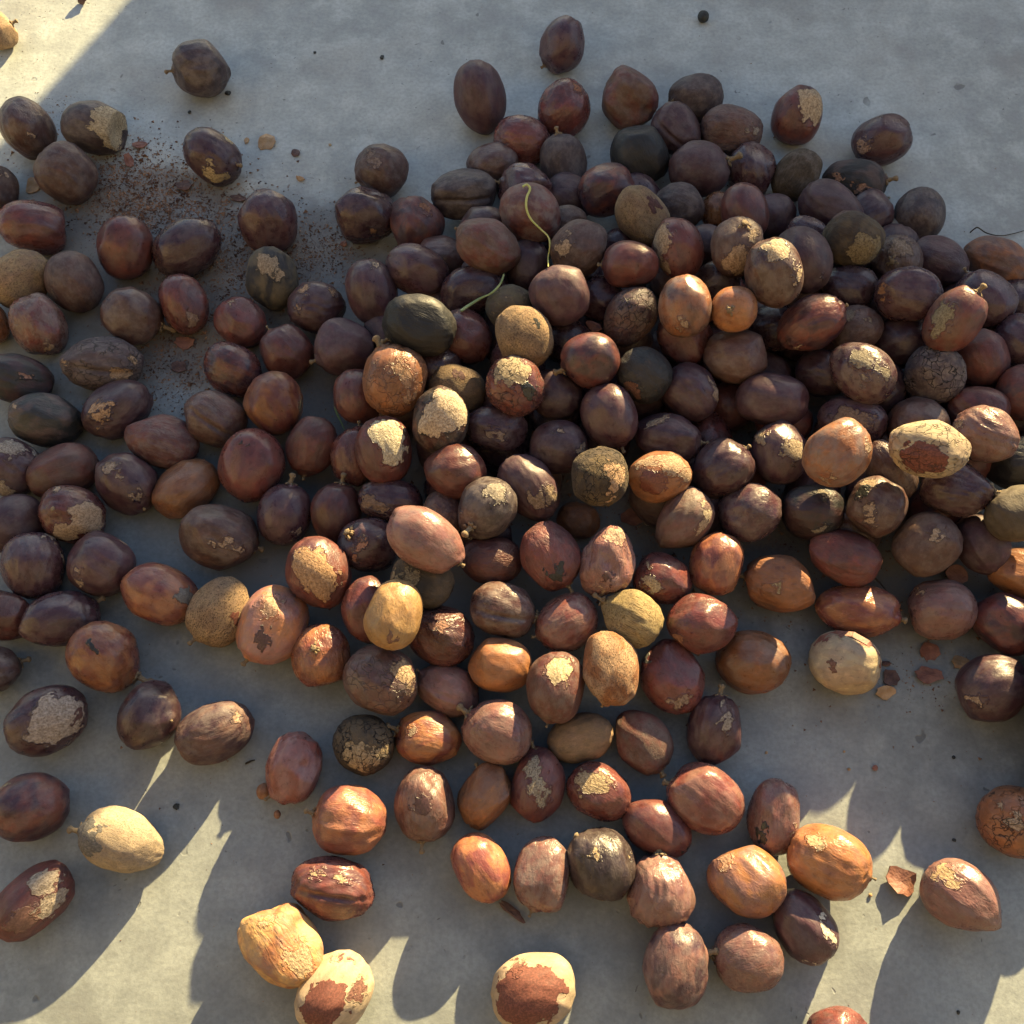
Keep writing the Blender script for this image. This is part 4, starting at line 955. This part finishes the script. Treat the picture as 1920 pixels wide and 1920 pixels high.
flake(1113, 615, 34, 18, 20, M_FLAKE_R, 'brown scrap of skin wedged beside the nicked brown nut', seed=19, tilt=.3, z=.034)
flake(1345, 796, 12, 22, -20, M_FLAKE_T, 'pale sliver on the crumbs beneath the dark tan-rimmed nut', seed=20, tilt=.2, z=.004)
flake(960, 1708, 60, 16, 38, M_FLAKE_D, 'dark shred under the gap between the orange-red and dusty nuts', seed=21, tilt=.12)
flake(345, 350, 30, 26, 0, M_FLAKE_D, 'dark flake below the dark nut with yellow patches', seed=22, tilt=.04)
flake(448, 373, 30, 16, 15, M_FLAKE_D, 'dark flake at the upper left of the glossy maroon nut', seed=23, tilt=.05)
flake(337, 690, 30, 24, 10, M_FLAKE_D, 'dark red flake right of the split grey-brown nut', seed=24, tilt=.04)
flake(347, 645, 40, 24, 0, M_FLAKE_R, 'dull rusty flake under the upright glossy red nut', seed=25, tilt=.04)
# leaf scrap standing in the sunlit corner
lf = flake(157, 4, 18, 22, 30, M_FLAKE_D, 'small dark leaf scrap at the top edge in the sunlit corner', seed=26, tilt=.9, name='leaf_scrap'); lf['group'] = ''
del lf['group']

def lump(u, v, w, h, ang, mat, name, label, cat, hz=.8, amp=.05, z=0, sub=4, group=None, bean=0):
    p, t = at(u, v, z); k = t / F_PX; rg = random.Random(int(u))
    bm = bmesh.new(); bmesh.ops.create_icosphere(bm, subdivisions=sub, radius=1)
    ph = [rg.uniform(0, 6) for _ in range(4)]
    for q in bm.verts:
        c = q.co; f = 1 + amp * (math.sin(c.x * 3 + ph[0]) + math.sin(c.y * 4 + ph[1]) + .6 * math.sin(c.z * 6 + ph[2] + c.x * 4))
        q.co = Vector((c.x * w / 2 * k, c.y * h / 2 * k + bean * c.x * c.x * h * k, c.z * min(w, h) / 2 * k * hz)) * f
    me = bpy.data.meshes.new(name); bm.to_mesh(me); bm.free(); me.polygons.foreach_set('use_smooth', [True] * len(me.polygons)); me.materials.append(mat)
    o = bpy.data.objects.new(name, me); COL.objects.link(o)
    hgt = min(w, h) / 2 * k * hz
    p, t = at(u, v, z + hgt)
    o.location = (p.x, p.y, z + hgt * .97); o.rotation_euler = (0, 0, -R(ang))
    return tag(o, label, cat, group)
lump(1319, 31, 22, 22, 0, M_BLACK, 'seed', 'tiny round black seed near the top edge of the picture', 'seed', .95, .03)
lump(1668, 430, 74, 46, 10, M_STONE, 'stone', 'smooth grey bean-shaped stone beside the mud-capped nut', 'stone', .9, .03, z=.004)
for (u, v, w, lab) in ((1667, 370, 6, 'small white grit grain above the bean-shaped stone'), (1656, 402, 7, 'white grit grain just above the bean-shaped stone'), (619, 271, 7, 'white grit grain alone left of the upper pile'),
        (1632, 1678, 8, 'pale grit grain below the largest golden-brown nut'), (1583, 1409, 5, 'grit grain high in the narrow sunlit streak'), (1592, 1442, 7, 'grit grain lower in the narrow sunlit streak'), (1437, 1411, 6, 'grit grain in the left narrow sunlit streak')):
    lump(u, v, w, w * .8, 20, M_FLAKE_T if u > 1400 and v > 1000 else M_PLASTER, 'grit', lab, 'grit', .8, .08, sub=2, group='loose grit grains')
# dark dents of soil, droppings on the slab
for (u, v, w, h, lab) in ((427, 174, 14, 9, 'dark crumb below the lone knobbed nut'), (355, 210, 7, 7, 'dark crumb left under the lone knobbed nut'), (1788, 1690 - 270, 6, 9, 'black crumb on shaded concrete above the cracked-crust nut'), (1789, 1575, 8, 6, 'black crumb above the almond-like pointed nut'),
        (716, 107, 9, 9, 'black speck on the bare slab left of the egg-shaped nut'), (590, 98, 6, 6, 'black speck on the bare slab at upper left'), (330, 1512, 11, 12, 'dark speck right of the pale cream stemmed nut'), (1797, 1898, 7, 8, 'grey crumb below the almond-like pointed nut')):
    lump(u, v, w, h, 15, M_BLACK, 'soil_crumb', lab, 'crumb', .5, .12, sub=2, group='loose dark crumbs')

# thin blades and twigs
def strand(pts, rad, mat, name, label, cat, flat=.45):
    """pts: photo x, y and height; a tapered ribbon-like tube"""
    P = [at(u, v, z)[0] for (u, v, z) in pts]
    Q = []
    for i in range(len(P) - 1):
        p0, p1, p2, p3 = P[max(i - 1, 0)], P[i], P[i + 1], P[min(i + 2, len(P) - 1)]
        for k in range(6):
            t = k / 6; Q.append(.5 * ((2 * p1) + (p2 - p0) * t + (2 * p0 - 5 * p1 + 4 * p2 - p3) * t * t + (3 * p1 - p0 - 3 * p2 + p3) * t ** 3))
    Q.append(P[-1]); bm = bmesh.new(); rows = []; m = len(Q)
    for i, q in enumerate(Q):
        t = (Q[min(i + 1, m - 1)] - Q[max(i - 1, 0)]).normalized(); u = t.cross(Vector((0, 0, 1))).normalized(); v = t.cross(u)
        f = i / (m - 1); r_ = rad * (rad_f(f))
        rows.append([bm.verts.new(q + (u * math.cos(1.2566 * k) + v * math.sin(1.2566 * k) * flat) * r_) for k in range(5)])
    for a, b in zip(rows, rows[1:]):
        for k in range(5): bm.faces.new((a[k], a[(k + 1) % 5], b[(k + 1) % 5], b[k]))
    bm.faces.new(rows[0][::-1]); bm.faces.new(rows[-1])
    bmesh.ops.recalc_face_normals(bm, faces=bm.faces[:])
    me = bpy.data.meshes.new(name); bm.to_mesh(me); bm.free(); me.polygons.foreach_set('use_smooth', [True] * len(me.polygons)); me.materials.append(mat)
    o = bpy.data.objects.new(name, me); COL.objects.link(o); return tag(o, label, cat)
def rad_f(f): return (.9 if f < .35 else .9 - .45 * (f - .35) / .65)
def over(u, v):
    """height of the topmost nut under a photo pixel"""
    dr = ray(u, v).normalized(); best = 0.0005
    for d in NUTS:
        M, p, s = d['M'], d['p'], d['s']; o_ = M.transposed() @ (CAM - p); e_ = M.transposed() @ dr
        a = sum((e_[i] / s[i]) ** 2 for i in range(3)); b = 2 * sum(o_[i] * e_[i] / s[i] ** 2 for i in range(3)); c = sum((o_[i] / s[i]) ** 2 for i in range(3)) - 1
        D_ = b * b - 4 * a * c
        if D_ > 0:
            t = (-b - math.sqrt(D_)) / (2 * a); best = max(best, (CAM + dr * t).z + .0008)
    return best
g1 = [(980, 350), (988, 346), (994, 354), (988, 370), (987, 390), (995, 410), (1012, 428), (1028, 444), (1031, 462), (1028, 482), (1028, 500)]
def over_r(u, v, r=9): return max(over(u + a, v + c) for a in (-r, 0, r) for c in (-r, 0, r))
hs = [over_r(u, v, 5) + .0012 for u, v in g1]
hs[0] = hs[1] = hs[2] = max(hs[:4])
for i in range(1, len(hs)): hs[i] = max(hs[i], hs[i - 1] - .0022)
strand([(u, v, h) for (u, v), h in zip(g1, hs)], .00085, M_GRASS, 'grass_blade', 'thin yellow grass blade draped over the dusty red-brown nut', 'grass blade')
g2 = [(864, 583), (880, 572), (900, 560), (922, 549), (938, 532), (945, 514)]
strand([(u, v, over_r(u, v, 12)) for u, v in g2], .0011, M_GRASS2, 'grass_blade', 'green grass blade lying across the dark plum nut', 'grass blade')
strand([(628, 762, .012), (632, 775, .012), (640, 792, .011), (646, 806, .010)], .0008, M_GRASS2, 'grass_blade', 'short grey-green blade left of the half hidden red-brown nut', 'grass blade')
strand([(1819, 436, .001), (1826, 430, .004), (1834, 427, .006), (1850, 437, .003), (1875, 442, .001), (1900, 438, .001), (1925, 431, .001)], .0005, M_TWIG, 'twig', 'thin crooked dark twig at the right edge above the pile', 'twig', 1)
strand([(1637, 1080, .016), (1652, 1096, .012), (1668, 1115, .006)], .0006, M_TWIG, 'twig', 'short dark bristle below the nut with a square sunlit top', 'twig', 1)
strand([(460, 1432, .001), (470, 1427, .001), (478, 1425, .001)], .0006, M_TWIG, 'twig', 'tiny dark splinter left of the misshapen nut with berries', 'twig', 1)
strand([(1202, 965, .004), (1212, 984, .003), (1222, 982, .003)], .0006, M_PLASTER, 'twig', 'tiny pale splinter beside the hook-patched nut', 'twig', 1)

# crumbs and dust-sized bits that nobody could count
rg = np.random.default_rng(5)
V = []; Fc = []
def crumbs(cx, cy, sx, sy, num, smin=1.2, smax=4.5, rot=0):
    for _ in range(num):
        a, b = rg.normal() * sx, rg.normal() * sy
        u = cx + a * math.cos(rot) - b * math.sin(rot); v = cy + a * math.sin(rot) + b * math.cos(rot)
        p, t = at(u, v, 0); s = (smin + (smax - smin) * rg.random() ** 3.5) * t / F_PX / 2
        i0 = len(V)
        ax = rg.uniform(0, 6.28); sq = rg.uniform(.4, 1)
        for (x, y, z) in ((1, 0, .3), (-.5, .87, .3), (-.5, -.87, .3), (0, 0, 1.1), (.2, .1, -.1)):
            x *= rg.uniform(.7, 1.3); y *= rg.uniform(.7, 1.3) * sq
            V.append((p.x + (x * math.cos(ax) - y * math.sin(ax)) * s, p.y + (x * math.sin(ax) + y * math.cos(ax)) * s, max(z * s * rg.uniform(.4, 1.0), 0.00005)))
        Fc.extend([(i0, i0 + 1, i0 + 3), (i0 + 1, i0 + 2, i0 + 3), (i0 + 2, i0, i0 + 3), (i0 + 1, i0, i0 + 4), (i0 + 2, i0 + 1, i0 + 4), (i0, i0 + 2, i0 + 4)])
crumbs(240, 375, 75, 45, 4200, 1.4, 8, rot=.5); crumbs(340, 390, 80, 40, 2600, 1.4, 8); crumbs(430, 500, 60, 60, 2800, 1.4, 7); crumbs(590, 470, 60, 40, 2200, 1.4, 7); crumbs(260, 300, 60, 30, 700, 1.4, 8)
crumbs(330, 650, 60, 70, 2600, 1.4, 7); crumbs(110, 215, 25, 20, 220); crumbs(60, 90, 60, 70, 260, 1, 3); crumbs(340, 720, 50, 30, 500); crumbs(640, 790, 60, 60, 500)
crumbs(1250, 800, 260, 200, 4500, 1.4, 7); crumbs(1200, 970, 90, 30, 900); crumbs(1500, 1010, 160, 30, 1300); crumbs(1750, 1080, 120, 60, 900)
crumbs(960, 1000, 560, 500, 1600, 1, 3); crumbs(1760, 1270, 70, 35, 300); crumbs(1500, 1600, 400, 250, 260, 1, 3); crumbs(300, 1500, 300, 250, 160, 1, 3); crumbs(900, 150, 600, 120, 160, 1, 3)
crumbs(260, 370, 100, 60, 260, 5, 15, rot=.4); crumbs(450, 480, 110, 70, 200, 5, 13); crumbs(330, 660, 60, 70, 130, 5, 13); crumbs(1200, 860, 300, 180, 330, 5, 14); crumbs(1500, 1020, 200, 40, 120, 5, 13); crumbs(1780, 1180, 90, 90, 90, 4, 12); crumbs(900, 1150, 520, 300, 240, 3, 9); crumbs(1750, 1280, 90, 50, 120, 2, 8)
crumbs(280, 380, 120, 70, 3500, .9, 4, rot=.4); crumbs(430, 540, 110, 90, 2500, .9, 4); crumbs(320, 680, 60, 80, 1500, .9, 4); crumbs(200, 700, 160, 160, 900, 1, 5)
me = bpy.data.meshes.new('crumbs'); me.from_pydata(V, [], Fc); me.materials.append(M_CRUMB)
cr = bpy.data.objects.new('crumbs', me); COL.objects.link(cr); cr['kind'] = 'stuff'; tag(cr, 'brown crumbs and bits of dried skin strewn among the nuts', 'crumbs')
